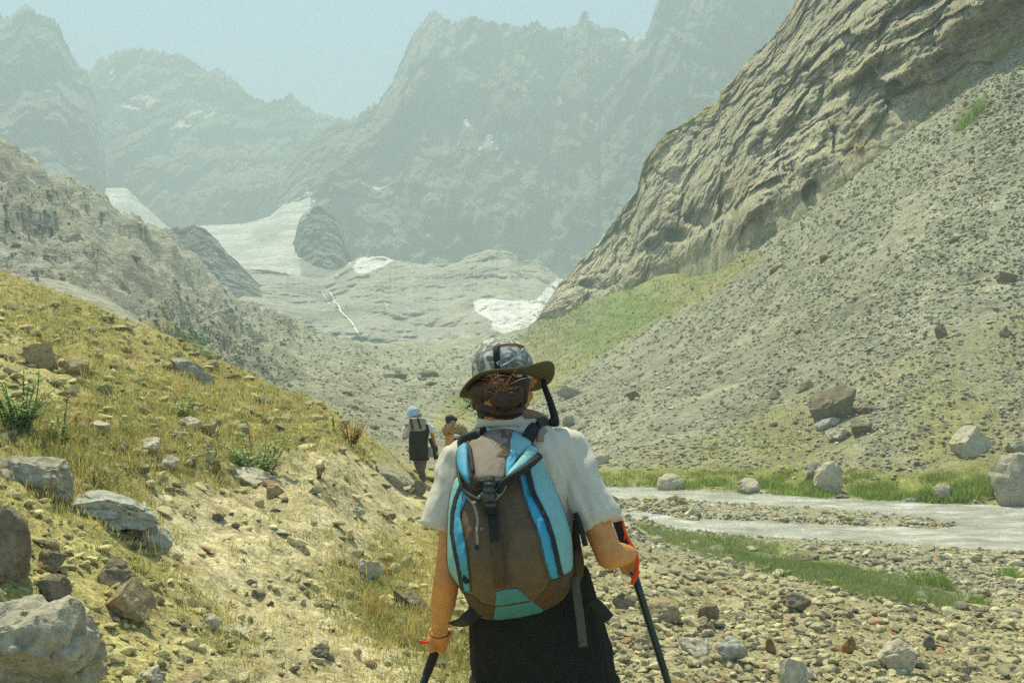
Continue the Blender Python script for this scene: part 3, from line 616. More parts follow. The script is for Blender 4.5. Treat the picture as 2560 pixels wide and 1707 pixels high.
BL = [
 (72, 1128, 200, 100, 'rock_grey', 'large pale flat-topped slab jutting from the left slope under a spiny green bush', .9, 18),
 (10, 1660, 450, 300, 'rock_grey', 'huge pitted grey boulder filling the bottom left corner', .9, 16),
 (12, 1325, 120, 160, 'rock_dark', 'dark brown cracked rock stack at the left edge above the pitted corner boulder', .9, 0),
 (235, 1205, 250, 66, 'rock_blue', 'long blue-grey lichen-speckled slab at the left edge of the trail', .9, 14),
 (352, 1262, 90, 56, 'rock_blue', 'blue-grey rock dropping off the right end of the lichen-speckled slab', .9, 20),
 (290, 1430, 140, 95, 'rock_tan', 'tan boulder with a wide shaded front face beside the pitted corner boulder', .8, 8),
 (268, 1342, 110, 62, 'rock_dark', 'mossy dark green-grey rock left of the worn trail', .8, 5),
 (120, 1315, 66, 52, 'rock_dark', 'small dark wedge rock beside the brown rock stack', .8, 0),
 (125, 1385, 88, 62, 'rock_dark', 'black angular rock just above the pitted corner boulder', .8, 12),
 (838, 1326, 84, 42, 'rock_pale', 'cream coloured stone with shaded sides lying right of the trail', .8, 3),
 (945, 1402, 96, 52, 'rock_dark', 'dark ledge rock left of the hiker elbow', .7, 24),
 (487, 1447, 62, 36, 'rock_pale', 'flat white stone in the grass at the left edge of the trail', .8, 0),
 (543, 1462, 70, 28, 'rock_pale', 'thin pale stone lying right of the flat white one', .8, 0),
 (565, 1112, 150, 36, 'rock_pale', 'long thin pale slab below the green thistle clump', .6, 12),
 (628, 1145, 50, 36, 'rock_tan', 'tan block at the lower end of the long thin slab', .8, 0),
 (435, 985, 62, 34, 'rock_pale', 'whitish rounded stone on the golden slope above the trail', .8, 5),
 (482, 996, 46, 30, 'rock_tan', 'brownish stone touching the whitish rounded one', .8, 0),
 (400, 1003, 42, 20, 'rock_pale', 'small bright oval stone on the golden slope', .8, 5),
 (85, 842, 110, 74, 'rock_tan', 'weathered boulder high on the left slope with a dark cleft', .8, 20),
 (170, 862, 70, 40, 'rock_tan', 'low rock downhill of the weathered cleft boulder', .8, 15),
 (222, 990, 64, 30, 'rock_pale', 'bright rock at the upper end of the pale stone row on the left slope', .8, 5),
 (340, 1042, 90, 44, 'rock_pale', 'pale rock at the lower end of the stone row on the left slope', .8, 18),
 (380, 1078, 66, 34, 'rock_pale', 'pale flat stone below the stone row on the left slope', .8, 0),
 (440, 868, 130, 50, 'rock_grey', 'grey outcrop on the crest of the golden hill', .7, 24),
 (900, 1114, 104, 34, 'rock_grey', 'grey slab by the trail leading to the dark block', .8, 18),
 (955, 1134, 44, 32, 'rock_dark', 'dark square block at the feet of the far hiker in the blue hat', .8, -25),
 (822, 1185, 36, 26, 'rock_pale', 'round pale stone in the trail fork', .9, 0),
 (885, 1190, 60, 20, 'rock_tan', 'flat tan stone right of the round pale one', .8, 6),
 (730, 1508, 56, 30, 'rock_dark', 'dark-sided stone in the middle of the trail near the bottom', .8, 10),
 (350, 1568, 70, 36, 'rock_pale', 'white angular stone at the bottom edge of the trail', .8, 8),
 (430, 1590, 90, 40, 'rock_tan', 'broad sandy stone at the bottom edge right of the white angular one', .8, 0),
 (1540, 1129, 66, 41, 'rock_pale', 'smooth rounded boulder at the far water edge nearest the hiker', .9, 4),
 (1715, 1131, 62, 32, 'rock_pale', 'low grey boulder on the far bank right of the smooth rounded one', .8, 0),
 (1912, 1136, 84, 76, 'rock_pale', 'cracked craggy boulder standing in the green grass of the far bank', .8, 0),
 (1868, 1108, 46, 48, 'rock_grey', 'upright rock behind the cracked craggy boulder', .8, 0),
 (2335, 1162, 124, 130, 'rock_grey', 'big rounded boulder at the right edge by the water', .9, 0),
 (2338, 1048, 80, 40, 'rock_grey', 'flat-topped rock above the big rounded boulder at the right edge', .8, 10),
 (2168, 1152, 56, 42, 'rock_grey', 'grey rock between the grass clumps on the far bank', .8, 0),
 (2087, 1164, 46, 22, 'rock_grey', 'small grey rock half in the water below the far bank grass', .8, 0),
 (1935, 1146, 44, 13, 'rock_dark', 'small dark flat stone in the water under the craggy boulder', .8, 0),
 (1908, 976, 112, 92, 'rock_dark', 'biggest dark brown block on the scree slope', .7, 0),
 (1905, 986, 66, 36, 'rock_blue', 'blue-grey rock leaning in front of the biggest dark block', .8, 0),
 (1978, 1000, 54, 38, 'rock_dark', 'dark rock right of the blue-grey one below the biggest dark block', .8, 0),
 (1927, 1012, 60, 30, 'rock_pale', 'pale flat rock at the foot of the dark block cluster', .8, 10),
 (1988, 950, 48, 20, 'rock_dark', 'narrow dark rock to the right of the biggest dark block', .8, 0),
 (2225, 1046, 92, 66, 'rock_pale', 'pale tilted slab on the lower scree at the right', .7, -35),
 (1385, 1066, 44, 32, 'rock_pale', 'pale rock with brown foot beside the hiker shoulder', .8, 0),
 (1308, 981, 34, 30, 'rock_grey', 'round grey rock just right of the black tube at the hiker collar', .8, -20),
 (1312, 914, 66, 34, 'rock_grey', 'grey elongated rock right of the hat brim', .8, -20),
 (1455, 918, 32, 24, 'rock_dark', 'lone dark rock on the scree between the hat and the dark block', .8, -15),
 (1845, 900, 52, 22, 'rock_tan', 'long tan rock above left of the biggest dark block', .7, -28),
 (1780, 918, 40, 22, 'rock_dark', 'grey-brown rock left of the long tan rock', .7, -28),
 (2195, 556, 34, 20, 'rock_dark', 'dark rock high on the scree below the green tuft', .8, 0),
 (2320, 652, 54, 36, 'rock_dark', 'dark olive rock high on the scree at the right edge', .8, -8),
 (2165, 776, 34, 34, 'rock_dark', 'dark pointed rock in the middle of the scree', .8, -20),
 (2310, 776, 34, 24, 'rock_dark', 'dark rock on the scree near the right edge level with the hat', .8, 0),
 (1778, 626, 36, 14, 'rock_rust', 'thin orange slab near the top of the scree', .7, -35),
 (1893, 600, 34, 18, 'rock_rust', 'brownish slab right of the thin orange one', .7, -30),
 (1432, 1398, 64, 42, 'rock_dark', 'olive brown rock on the rubble right of the black shorts', .8, 0),
 (1520, 1425, 86, 44, 'rock_tan', 'smooth sandy yellow boulder behind the right trekking pole', .9, 0),
 (1625, 1423, 56, 38, 'rock_dark', 'olive rounded rock in the rubble right of the sandy boulder', .9, 0),
 (1822, 1404, 84, 40, 'rock_dark', 'dark slab with pale top on the rubble below the grass strip', .8, 12),
 (1940, 1412, 54, 30, 'rock_tan', 'ochre stone next to the dark slab on the rubble', .8, 25),
 (1598, 1510, 82, 42, 'rock_pale', 'white angular stone right of the lower pole shaft', .8, 5),
 (1682, 1518, 78, 52, 'rock_blue', 'bluish split stone next to the white angular one', .8, 15),
 (1832, 1590, 96, 92, 'rock_pale', 'large stone with dark shaded face at the bottom edge', .8, 0),
 (1950, 1500, 32, 38, 'rock_rust', 'rust red block on the rubble', .8, 0),
 (1772, 1500, 30, 40, 'rock_rust', 'small upright rusty stone', .8, -10),
 (2050, 1545, 108, 74, 'rock_pale', 'large pale block in the lower right rubble', .8, -10),
 (2135, 1490, 34, 30, 'rock_dark', 'greenish dark cube stone right of the large pale block', .8, 0),
 (2210, 1545, 50, 24, 'rock_tan', 'flat brown stone near the bottom right corner', .8, 10),
 (1845, 1288, 70, 15, 'rock_dark', 'dark flat rock lying in the grass strip by the river', .8, 0),
 (1800, 1198, 30, 12, 'rock_grey', 'small grey stone on the gravel bar between the channels', .8, 0),
 (985, 866, 46, 16, 'rock_dark', 'dark block on the valley floor left of the hat', .8, 0),
 (905, 868, 60, 14, 'rock_dark', 'dark low rocks on the valley floor further left of the hat', .8, 0),
 (985, 885, 46, 12, 'rock_pale', 'pale block under the dark one on the valley floor', .8, 0),
 (305, 592, 60, 16, 'rock_dark', 'dark shadowed rock on the grey left ridge', .8, 25),
 (640, 1225, 60, 12, 'rock_pale', 'thin white slab lying flat in the trail bend', .8, 8),
 (1470, 1480, 60, 24, 'rock_tan', 'sandy low stone between shorts and pole', .9, 5),
]
for i, b in enumerate(BL):
    big = b[2] > 100
    boulder(b[0], b[1], b[2], b[3], b[4], b[5], 101 + i * 7, sub=5 if b[2] > 150 else 4, dep=b[6], tilt=b[7], cuts=10 if i != 31 else 4, sharp=.58 if i not in (31, 35, 59) else .9, rough=.10 if big else .06,
            name='boulder' if b[2] > 60 else 'stone', cat='boulder' if b[2] > 60 else 'stone')
# countable loose stones: copies share meshes
PROTO = []
for k in range(14):
    V, Fc = rockshape(900 + k, 4 if k < 5 else 2, 9, .68, .07, (1, .8, .6)); me = fastmesh('stone', V, Fc, None, True); me.materials.append(M['rock_any'])
    me.set_sharp_from_angle(angle=R(30)); PROTO.append(me)
def free_uv(n, u0, u1, v0, v1, r): return r.uniform(u0, u1, n) * K, r.uniform(v0, v1, n) * K
RG = [('loose stones on the grey scree slope', 'angular grey stone lying loose on the scree slope', 96, 1300, 2352, 560, 1060, (9, 24)),
      ('cobbles on the bank right of the trail', 'weathered stone among the rubble right of the hiker', 80, 1420, 2352, 1330, 1565, (16, 42)),
      ('pale stones strewn along the trail', 'pale loose stone on the grassy trail side left of the hiker', 90, 120, 1040, 900, 1560, (14, 40))]
r = np.random.default_rng(77)
LM = {40: 'the biggest dark block on the scree', 45: 'the pale tilted slab', 49: 'the lone dark rock beside the hat', 53: 'the dark olive rock high on the scree', 54: 'the dark pointed rock on the scree', 56: 'the thin orange slab',
      58: 'the olive brown rock by the shorts', 59: 'the sandy yellow boulder', 61: 'the dark slab on the rubble', 62: 'the ochre stone', 64: 'the bluish split stone', 66: 'the rust red block', 68: 'the large pale block bottom right',
      9: 'the cream stone by the trail', 11: 'the flat white trailside stone', 13: 'the long thin slab', 15: 'the whitish rounded stone', 3: 'the lichen-speckled slab', 18: 'the weathered cleft boulder', 5: 'the tan boulder', 28: 'the dark-sided trail stone', 21: 'the pale stone row', 23: 'the crest outcrop'}
USED = set()
def near_label(adj, pu, pv):
    best = None
    for k, nm in LM.items():
        b = BL[k]; du, dv = pu / K - b[0], pv / K - (b[1] - b[3] / 2); d_ = math.hypot(du, dv)
        dr = ('right of' if du > 0 else 'left of') if abs(du) > abs(dv) else ('below' if dv > 0 else 'above')
        if (k, dr) not in USED and (best is None or d_ < best[0]): best = (d_, k, dr, nm)
    if best and best[0] < 170:
        USED.add(best[1:3]); return '%s lying %s %s' % (adj, best[2], best[3])
for gname, lab, n, u0, u1, v0, v1, (s0, s1) in RG:
    cu, cv = free_uv(n, u0, u1, v0, v1, r); X, Y = hits(cu, cv); Z = H(X, Y)
    for i in range(n):
        if Y[i] > 240 or Z[i] < -1.9: continue
        if gname.startswith('loose') and (Y[i] < 36): continue
        s = (s0 + (s1 - s0) * r.random() ** 2) * K * Y[i] / F / 2
        o = bpy.data.objects.new('stone', PROTO[r.integers(0, 14) if Y[i] > 12 else r.integers(0, 5)]); COL.objects.link(o)
        o.location = (X[i], Y[i], Z[i] + s * .28); o.scale = (s, s * r.uniform(.8, 1.1), s * r.uniform(.7, 1.1)); o.rotation_euler = (r.uniform(-.3, .3), r.uniform(-.3, .3), r.uniform(0, 6.28))
        tag(o, near_label({'l': 'nearest loose stone', 'c': 'nearest rubble stone', 'p': 'nearest loose stone'}[gname[0]], cu[i], cv[i]) or lab, 'stone', gname)

# uncountable rubble: real little rocks in one mesh per ground
def rubble(name, n, u0, u1, v0, v1, pfun, smin, smax, seed, tint=(1, 1, 1), rust=.05, maxm=9, nv=10, bright=1.12, pw=3.5):
    r = np.random.default_rng(seed); u, v = r.uniform(u0, u1, n) * K, r.uniform(v0, v1, n) * K
    X, Y = hits(u, v); Z = H(X, Y); q = zones(X, Y, Z)
    keep = (Y < 240) & (r.random(n) < pfun(q, X, Y, Z)); X, Y, Z = X[keep], Y[keep], Z[keep]; n = len(X)
    s = (smin + (smax - smin) * r.random(n) ** pw) * K * Y / F / 2; s = np.minimum(s, maxm)
    col = groundcol(X, Y, Z) * .5 + np.array([.41, .395, .285]) * .5
    col = col * r.uniform(.58, 1.28, n)[:, None] * np.array(tint) * bright
    rm = r.random(n) < rust; col[rm] = np.array([.34, .22, .11]) * r.uniform(.7, 1.2, rm.sum())[:, None]
    VV, FF, CC = [], [], []; base = 0; px = s * 2 * F / Y
    kind = np.where(px > 13, 0, 1)
    for kd, sub in ((0, 2), (1, 1)):
        for vnt in range(nv):
            sel = np.where((kind == kd) & (np.arange(n) % nv == vnt))[0]
            if not len(sel): continue
            V, Fc = rockshape(300 + vnt + 50 * kd, sub, 6 if kd == 0 else 4, .5, 0, (1, .78, .5))
            if kd == 1: V = V * (1 + .2 * np.random.default_rng(vnt).normal(size=(len(V), 1)))
            a = r.uniform(0, 6.28, len(sel)); tx = r.uniform(-.45, .45, len(sel)); ca, sa = np.cos(a), np.sin(a)
            P = V[None] * s[sel][:, None, None] * r.uniform(.6, 1.35, (len(sel), 1, 3))
            P2 = np.stack([P[..., 0], P[..., 1] * np.cos(tx)[:, None] - P[..., 2] * np.sin(tx)[:, None], P[..., 1] * np.sin(tx)[:, None] + P[..., 2] * np.cos(tx)[:, None]], -1)
            P3 = np.stack([P2[..., 0] * ca[:, None] - P2[..., 1] * sa[:, None], P2[..., 0] * sa[:, None] + P2[..., 1] * ca[:, None], P2[..., 2]], -1)
            P3 = P3 + np.stack([X[sel], Y[sel], Z[sel] + s[sel] * .2], 1)[:, None]
            VV.append(P3.reshape(-1, 3)); FF.append((Fc[None] + (np.arange(len(sel)) * len(V))[:, None, None] + base).reshape(-1, 3))
            CC.append(np.repeat(col[sel], len(V), 0)); base += len(sel) * len(V)
    o = mk(name, np.concatenate(VV), np.concatenate(FF), M['stone'], cols=np.concatenate(CC), smooth_=False); tag(o, kind='stuff'); return o
one = lambda q: np.ones(len(q['u']))
rubble('scree_rubble', 100000, 1180, 2600, 60, 1190, lambda q, X, Y, Z: (Y > 34) * (1 - .93 * q['gs']) * (1 - .75 * q['fb']) * (1 - .35 * q['lg']) * (Z > -1.96) * smooth(-.5, .1, fbm(np.stack([(X * .85 - Y * .5) / 3.2, (X * .5 + Y * .85) / 18, X * 0], 1), 3)), 3.0, 16, 1, nv=8, pw=6, bright=1.08)
rubble('river_gravel', 16000, 1350, 2600, 1130, 1440, lambda q, X, Y, Z: (Y < 40) * (Y > 14) * (Z > -1.985) * (1 - .9 * q['nb']) * (1 - .85 * q['fb']), 5, 17, 2, (1.02, 1.04, 1.05), nv=8)
rubble('bank_rubble', 42000, 1040, 2600, 1130, 1640, lambda q, X, Y, Z: (Y < 34) * (1 - .8 * q['nb']) * (1 - .9 * q['gold']) * (1 - .75 * q['path']) * (q['u'] < 1750 + 4000 * (Y < 22)), 3.2, 40, 3, (1.02, .98, .85), .045, pw=12)
rubble('trail_stones', 26000, -250, 1200, 700, 1640, lambda q, X, Y, Z: (Y < 30) * (.75 - .5 * q['path']), 3, 46, 4, (1.08, 1.02, .84), .05, pw=10)
rubble('valley_stones', 15000, 380, 1330, 690, 1130, lambda q, X, Y, Z: (Y > 32) * .8 * (1 - .8 * q['gs']), 3.5, 12, 5, (.9, .92, .88), .01, nv=6)
rubble('ridge_stones', 3500, -250, 560, 380, 900, lambda q, X, Y, Z: (Y > 40) * .7 * (q['n1'] > 0), 4, 18, 6, (.95, .95, .88), .01, nv=6)

# ------------------------------------------------------------ grasses
def blades(name, X, Y, Z, hgt, spread, nb, col0, col1, seed, wmin=.0025, wpx=.9, droop=.6, kind='stuff'):
    r = np.random.default_rng(seed); n = len(X); T = n * nb
    bx = np.repeat(X, nb) + r.normal(size=T) * np.repeat(spread, nb); by = np.repeat(Y, nb) + r.normal(size=T) * np.repeat(spread, nb)
    bz = np.repeat(Z, nb) - .01; h = np.repeat(hgt, nb) * r.uniform(.45, 1.15, T)
    a = r.uniform(0, 6.28, T); lean = r.uniform(.1, droop, T)
    dx, dy = np.cos(a), np.sin(a); wd = np.maximum(wmin, wpx * by / F) * r.uniform(.6, 1.2, T); b2 = r.uniform(0, 3.14, T); wx, wy = np.cos(b2) * wd, np.sin(b2) * wd * .5
    L = []
    for t_, ww in ((0, 1), (.55, .8), (1, .12)):
        off_ = lean * h * t_ ** 1.7; zz = bz + h * t_ * (1 - .25 * lean * t_)
        for s_ in (-1, 1): L.append(np.stack([bx + dx * off_ + s_ * wx * ww, by + dy * off_ + s_ * wy * ww, zz], 1))
    V = np.stack(L, 1).reshape(-1, 3); b6 = np.arange(T)[:, None] * 6
    Fc = np.concatenate([b6 + np.array([0, 1, 3, 2]), b6 + np.array([2, 3, 5, 4])])
    m_ = r.random(T)[:, None]; c = np.repeat(col0, nb, 0) * (1 - m_) + np.repeat(col1, nb, 0) * m_; c = c * r.uniform(.75, 1.2, (T, 1))
    o = mk(name, V, Fc, M['grass'], cols=np.repeat(c, 6, 0)); tag(o, kind=kind); return o
def gsample(n, u0, u1, v0, v1, pfun, seed):
    r = np.random.default_rng(seed); u, v = r.uniform(u0, u1, n) * K, r.uniform(v0, v1, n) * K
    X, Y = hits(u, v); Z = H(X, Y); q = zones(X, Y, Z); keep = (Y < 240) & (r.random(n) < pfun(q, X, Y, Z))
    return X[keep], Y[keep], Z[keep], {k_: v_[keep] for k_, v_ in q.items()}
X, Y, Z, q = gsample(62000, -250, 1180, 560, 1640, lambda q, X, Y, Z: (Y < 32) * np.clip(q['gold'] * (1 - .95 * q['path']) * smooth(-.35, .3, q['n2'] + .3 * q['n1']) * (.6 + .4 * smooth(7, 15, Y)), 0, 1), 21)
n = len(X); r = np.random.default_rng(5); gr = smooth(-.1, .35, -q['n2'] + .2 * r.normal(size=n))
c0 = lerp(np.tile([.66, .58, .23], (n, 1)), gr, (.30, .34, .10)); c1 = lerp(np.tile([.55, .47, .18], (n, 1)), gr, (.42, .42, .15))
blades('dry_grass', X, Y, Z, (.012 + .032 * r.random(n) + .05 * smooth(.1, .5, q['n1']) + .022 * smooth(8, 20, Y)), .03 + .003 * Y, 8, c0, c1, 22)
X, Y, Z, q = gsample(900, -250, 1150, 600, 1640, lambda q, X, Y, Z: (Y < 32) * q['gold'] * (1 - q['path']) * (q['n2'] > -.05), 31)
n = len(X); r = np.random.default_rng(6)
blades('dry_grass', X, Y, Z, r.uniform(.10, .24, n), np.full(n, .03), 14, np.tile([.62, .50, .20], (n, 1)), np.tile([.50, .36, .12], (n, 1)), 23, droop=.8)
X, Y, Z, q = gsample(52000, -250, 1300, 620, 1640, lambda q, X, Y, Z: (Y < 30) * .6 * smooth(-.06, .14, q['n2'] - .4 * q['n1']) * (1 - .93 * q['path']) * smooth(1330, 1150, q['u']), 32)
n = len(X); r = np.random.default_rng(8)
blades('trailside_weeds', X, Y, Z, r.uniform(.02, .085, n), np.full(n, .035), 12, np.tile([.22, .26, .07], (n, 1)), np.tile([.38, .36, .13], (n, 1)), 24, droop=1.2)
X, Y, Z, q = gsample(16000, 1370, 2600, 1040, 1175, lambda q, X, Y, Z: (Y > 29) * (Y < 50) * q['fb'] * (.12 + .88 * smooth(1165, 1205, q['v'] + 40 * q['n1'])) * smooth(-.12, .22, fbm(np.stack([X / 1.3, Y / 1.3, X * 0], 1), 3)), 33)
n = len(X); r = np.random.default_rng(9); dk = smooth(1165, 1225, q['v'])
blades('riverside_grass', X, Y, Z, .08 + .26 * dk * r.uniform(.3, 1.1, n), np.full(n, .10), 12, lerp(np.tile([.34, .36, .10], (n, 1)), dk, (.20, .32, .06)), lerp(np.tile([.44, .42, .15], (n, 1)), dk, (.36, .44, .11)), 25)
X, Y, Z, q = gsample(60000, 1450, 2450, 1190, 1430, lambda q, X, Y, Z: (Y > 9) * (Y < 30) * q['nb'] * .4 * smooth(-.25, .25, q['n1'] + .5 * q['n2']), 34)
n = len(X); r = np.random.default_rng(10); dk = smooth(-.1, .5, q['n2'])
blades('riverside_grass', X, Y, Z, .05 + .11 * r.random(n), np.full(n, .06), 12, lerp(np.tile([.27, .34, .13], (n, 1)), dk, (.14, .24, .07)), lerp(np.tile([.36, .40, .17], (n, 1)), dk, (.24, .32, .10)), 26)
X, Y, Z, q = gsample(30000, 1100, 2500, 560, 1130, lambda q, X, Y, Z: (Y > 40) * np.maximum(q['gs'] * .5, q['lg'] * .45), 35)
n = len(X); r = np.random.default_rng(12)
blades('slope_grass', X, Y, Z, (.003 + .0035 * r.random(n)) * Y * .6, .004 * Y, 6, np.tile([.30, .33, .11], (n, 1)), np.tile([.36, .35, .15], (n, 1)), 27, wpx=1.3)
for i, (pu, pv, wpx_, lab) in enumerate([(2230, 275, 60, 'green tuft of plants alone high on the scree slope'), (1905, 1312, 50, 'dark green plant clump in the grass strip by the river'), (2145, 1345, 90, 'bushy green weed clump at the lower end of the grass strip'),
        (2240, 1385, 50, 'lone green plant among the river cobbles'), (1952, 1196, 22, 'small round plant on the gravel bar'), (2320, 1330, 60, 'faint green plant at the right edge of the cobbles')]):
    r = np.random.default_rng(60 + i); p = hit1(pu * K, pv * K); wd = wpx_ * K * p.y / F / 2; n = 60
    X = p.x + wd * r.normal(size=n) * .5; Y = p.y + wd * r.normal(size=n) * .5; Z = H(X, Y)
    o = blades('weed_clump', X - p.x, Y - p.y, Z - p.z, wd * r.uniform(.5, 1.1, n), np.full(n, wd * .1), 12, np.tile([.20, .32, .08], (n, 1)), np.tile([.34, .44, .13], (n, 1)), 90 + i, wmin=wd * .02 , wpx=0, kind=None)
    o.location = p; tag(o, lab, 'plant')

# thistles: branching spiny stems
def thistle(pu, pv, hpx, wpx_, nst, label, seed, cols=((.22, .34, .14), (.42, .52, .26)), dens=1.0, name='thistle', cat='thistle'):
    r = random.Random(seed); p = hit1(pu * K, pv * K); sc = K * p.y / F; h = hpx * sc; wd = wpx_ * sc
    root = empty(name, p); tag(root, label, cat)
    SV_, SF, LV, LF, LC = [], [], [], [], []
    for s in range(nst):
        a = r.uniform(0, 6.28); rad = abs(r.gauss(0, .4)); b0 = Vector((math.cos(a) * rad * wd * .3, math.sin(a) * rad * wd * .3, 0))
        tip = Vector((math.cos(a) * wd * .55 * r.uniform(.3, 1.2), math.sin(a) * wd * .55 * r.uniform(.3, 1.2), h * r.uniform(.3, 1.0)))
        mid = (b0 + tip) / 2 + Vector((r.uniform(-.1, .1) * wd, r.uniform(-.1, .1) * wd, h * .08)); prev = None; n = 9
        for k in range(n + 1):
            t_ = k / n; c = b0.lerp(mid, t_).lerp(mid.lerp(tip, t_), t_); rr = .012 * h * (1 - .7 * t_) + .0015
            base_ = len(SV_); SV_ += [c + Vector((rr, 0, 0)), c + Vector((-rr * .5, rr * .87, 0)), c + Vector((-rr * .5, -rr * .87, 0))]
            if prev is not None:
                for e in range(3): SF.append((prev + e, prev + (e + 1) % 3, base_ + (e + 1) % 3, base_ + e))
            prev = base_
            if k < 1: continue
            for l in range(max(1, int(2.2 * dens)) if k < n else 4):
                la = r.uniform(0, 6.28); ll = h * r.uniform(.09, .20) * (1.15 - .6 * t_); d = Vector((math.cos(la), math.sin(la), r.uniform(-.1, .7))).normalized()
                sd_ = d.cross(Vector((0, 0, 1))).normalized(); w_ = ll * .30; q0 = len(LV)
                pts = [c - sd_ * w_ * .2, c + sd_ * w_ * .2]
                for m_, (tt, wf) in enumerate(((.25, 1.2), (.38, .45), (.55, 1.1), (.68, .4), (.82, .7), (1.0, .05))):
                    cc = c + d * ll * tt + Vector((0, 0, -ll * .18 * tt * tt)); pts += [cc - sd_ * w_ * wf, cc + sd_ * w_ * wf]
                LV += pts; m2 = r.random(); cl = [min(.8, 1.3 * (cols[0][e] * (1 - m2) + cols[1][e] * m2)) for e in range(3)]; LC += [cl] * len(pts)
                for m_ in range(6): LF.append((q0 + 2 * m_, q0 + 2 * m_ + 1, q0 + 2 * m_ + 3, q0 + 2 * m_ + 2))
    st = mk('stem', SV_, SF, M['grass'], None, cols=np.tile([.30, .33, .18], (len(SV_), 1))); st.parent = root
    lf = mk('foliage', LV, LF, M['grass'], None, cols=np.array(LC)); lf.parent = root
    return root
thistle(585, 1090, 105, 150, 26, 'largest dark green thistle clump in the middle of the left slope', 1, dens=1.5)
thistle(490, 1060, 52, 70, 12, 'greyish small thistle touching the left side of the largest clump', 2, ((.34, .42, .24), (.48, .54, .32)))
thistle(425, 958, 68, 76, 18, 'pale green thistle on the slope below the crest outcrop', 3, ((.36, .45, .18), (.5, .56, .28)), dens=1.6)
thistle(140, 1020, 120, 66, 7, 'tall thin thistle with curved arms on the left slope', 4, ((.28, .40, .18), (.46, .54, .28)))
thistle(45, 995, 150, 120, 24, 'spiny green bush at the left edge', 5, ((.26, .38, .17), (.44, .54, .26)), dens=1.9)
thistle(215, 1120, 60, 90, 12, 'low dark thistle trailing beside the pale flat-topped slab', 6)
thistle(340, 1078, 26, 22, 5, 'tiny thistle sprig on the pale stone row', 7)
thistle(808, 1020, 60, 62, 34, 'rust brown dried shrub on the crest behind the far trail', 8, ((.42, .24, .07), (.52, .36, .13)), dens=1.6, name='dried_shrub', cat='shrub')
thistle(768, 985, 62, 16, 3, 'thin dried stalks standing left of the rust brown shrub', 9, ((.42, .28, .08), (.52, .38, .15)), name='dried_shrub', cat='shrub')
thistle(735, 1100, 44, 34, 10, 'small brown dried plant beside the trail bend', 10, ((.34, .22, .08), (.42, .3, .13)), name='dried_shrub', cat='shrub')
# ------------------------------------------------------------ the hiker on the trail
M['skin'] = plain('skin', (.62, .27, .075), .5, .4, .16, 34, .35, .0015, 500)
for n_ in ('skin',):
    b = M[n_].node_tree.nodes['Principled BSDF']; b.inputs['Subsurface Weight'].default_value = .12; b.inputs['Subsurface Radius'].default_value = (.02, .008, .003); b.inputs['Subsurface Scale'].default_value = .5
M['shirt'] = plain('shirt', (.63, .60, .49), .9, .15, .05, 14, .25, .002, 900)
M['shorts'] = plain('shorts', (.013, .014, .011), .85, .2, .25, 30, .3, .002, 700)
M['hair'] = plain('hair', (.030, .013, .006), .45, .5, .4, 60, .5, .002)
M['hairlit'] = plain('hairlit', (.17, .06, .016), .45, .5, .3, 90, .3, .001)  # lighter copy of the dark hair: sunlit strands put into the colour
M['hairbacklit'] = plain('hairbacklit', (.36, .15, .045), .45, .5, .3, 90, .3, .001)  # orange backlight on the bun's loose strands, painted as their colour
M['brim'] = plain('brim', (.115, .10, .05), .85, .2, .15, 40, .3, .001, 800)
M['scarf'] = plain('scarf', (.27, .17, .11), .9, .2, .25, 50, .5, .002)
M['taupe'] = plain('taupe', (.26, .215, .165), .85, .2, .14, 22, .5, .003, 900)
M['brown'] = plain('brown', (.135, .10, .06), .85, .2, .14, 22, .5, .003, 900)
M['darkbrown'] = plain('darkbrown', (.10, .065, .035), .85, .2, .14, 22, .5, .003, 900)
M['turq'] = plain('turq', (.20, .46, .46), .6, .3, .08, 18, .6, .004, 900)
M['blue'] = plain('blue', (.055, .33, .48), .6, .3, .10, 18, .6, .004, 900)
M['teal'] = plain('teal', (.06, .26, .27), .65, .3, .08, 18, .4, .003, 900)
M['web'] = plain('web', (.018, .020, .018), .7, .3, .2, 60, .3, .001, 1200)
M['webgrey'] = plain('webgrey', (.075, .08, .065), .75, .3, .2, 60, .3, .001, 1200)
M['plastic'] = plain('plastic', (.05, .065, .065), .35, .5, .1, 30, .05, .001)
M['cord'] = plain('cord', (.30, .28, .20), .8, .2, .5, 200, .2, .001)
M['pole'] = plain('pole', (.025, .045, .045), .28, .6, .15, 12, .05, .001, metal=.5)
M['cap'] = plain('cap', (.45, .47, .47), .4, .5, .05, 30, .05, .001)
M['red'] = plain('red', (.80, .09, .02), .6, .3, .08, 80, .2, .001)
m, t, b = newmat('camo', .85, .2)
c = ramp(t, noise(t, 24, 3, .6, (1, 1, 1.3), None, .8), [(0.42, (.60, .60, .54)), (0.47, (.30, .32, .27)), (0.55, (.12, .14, .11)), (.60, (.50, .50, .45))])
t.links.new(c, b.inputs['Base Color']); bump(t, b, [(noise(t, 40, 4), .4, .003)]); M['camo'] = m
for k in ('blue', 'camo'): pass

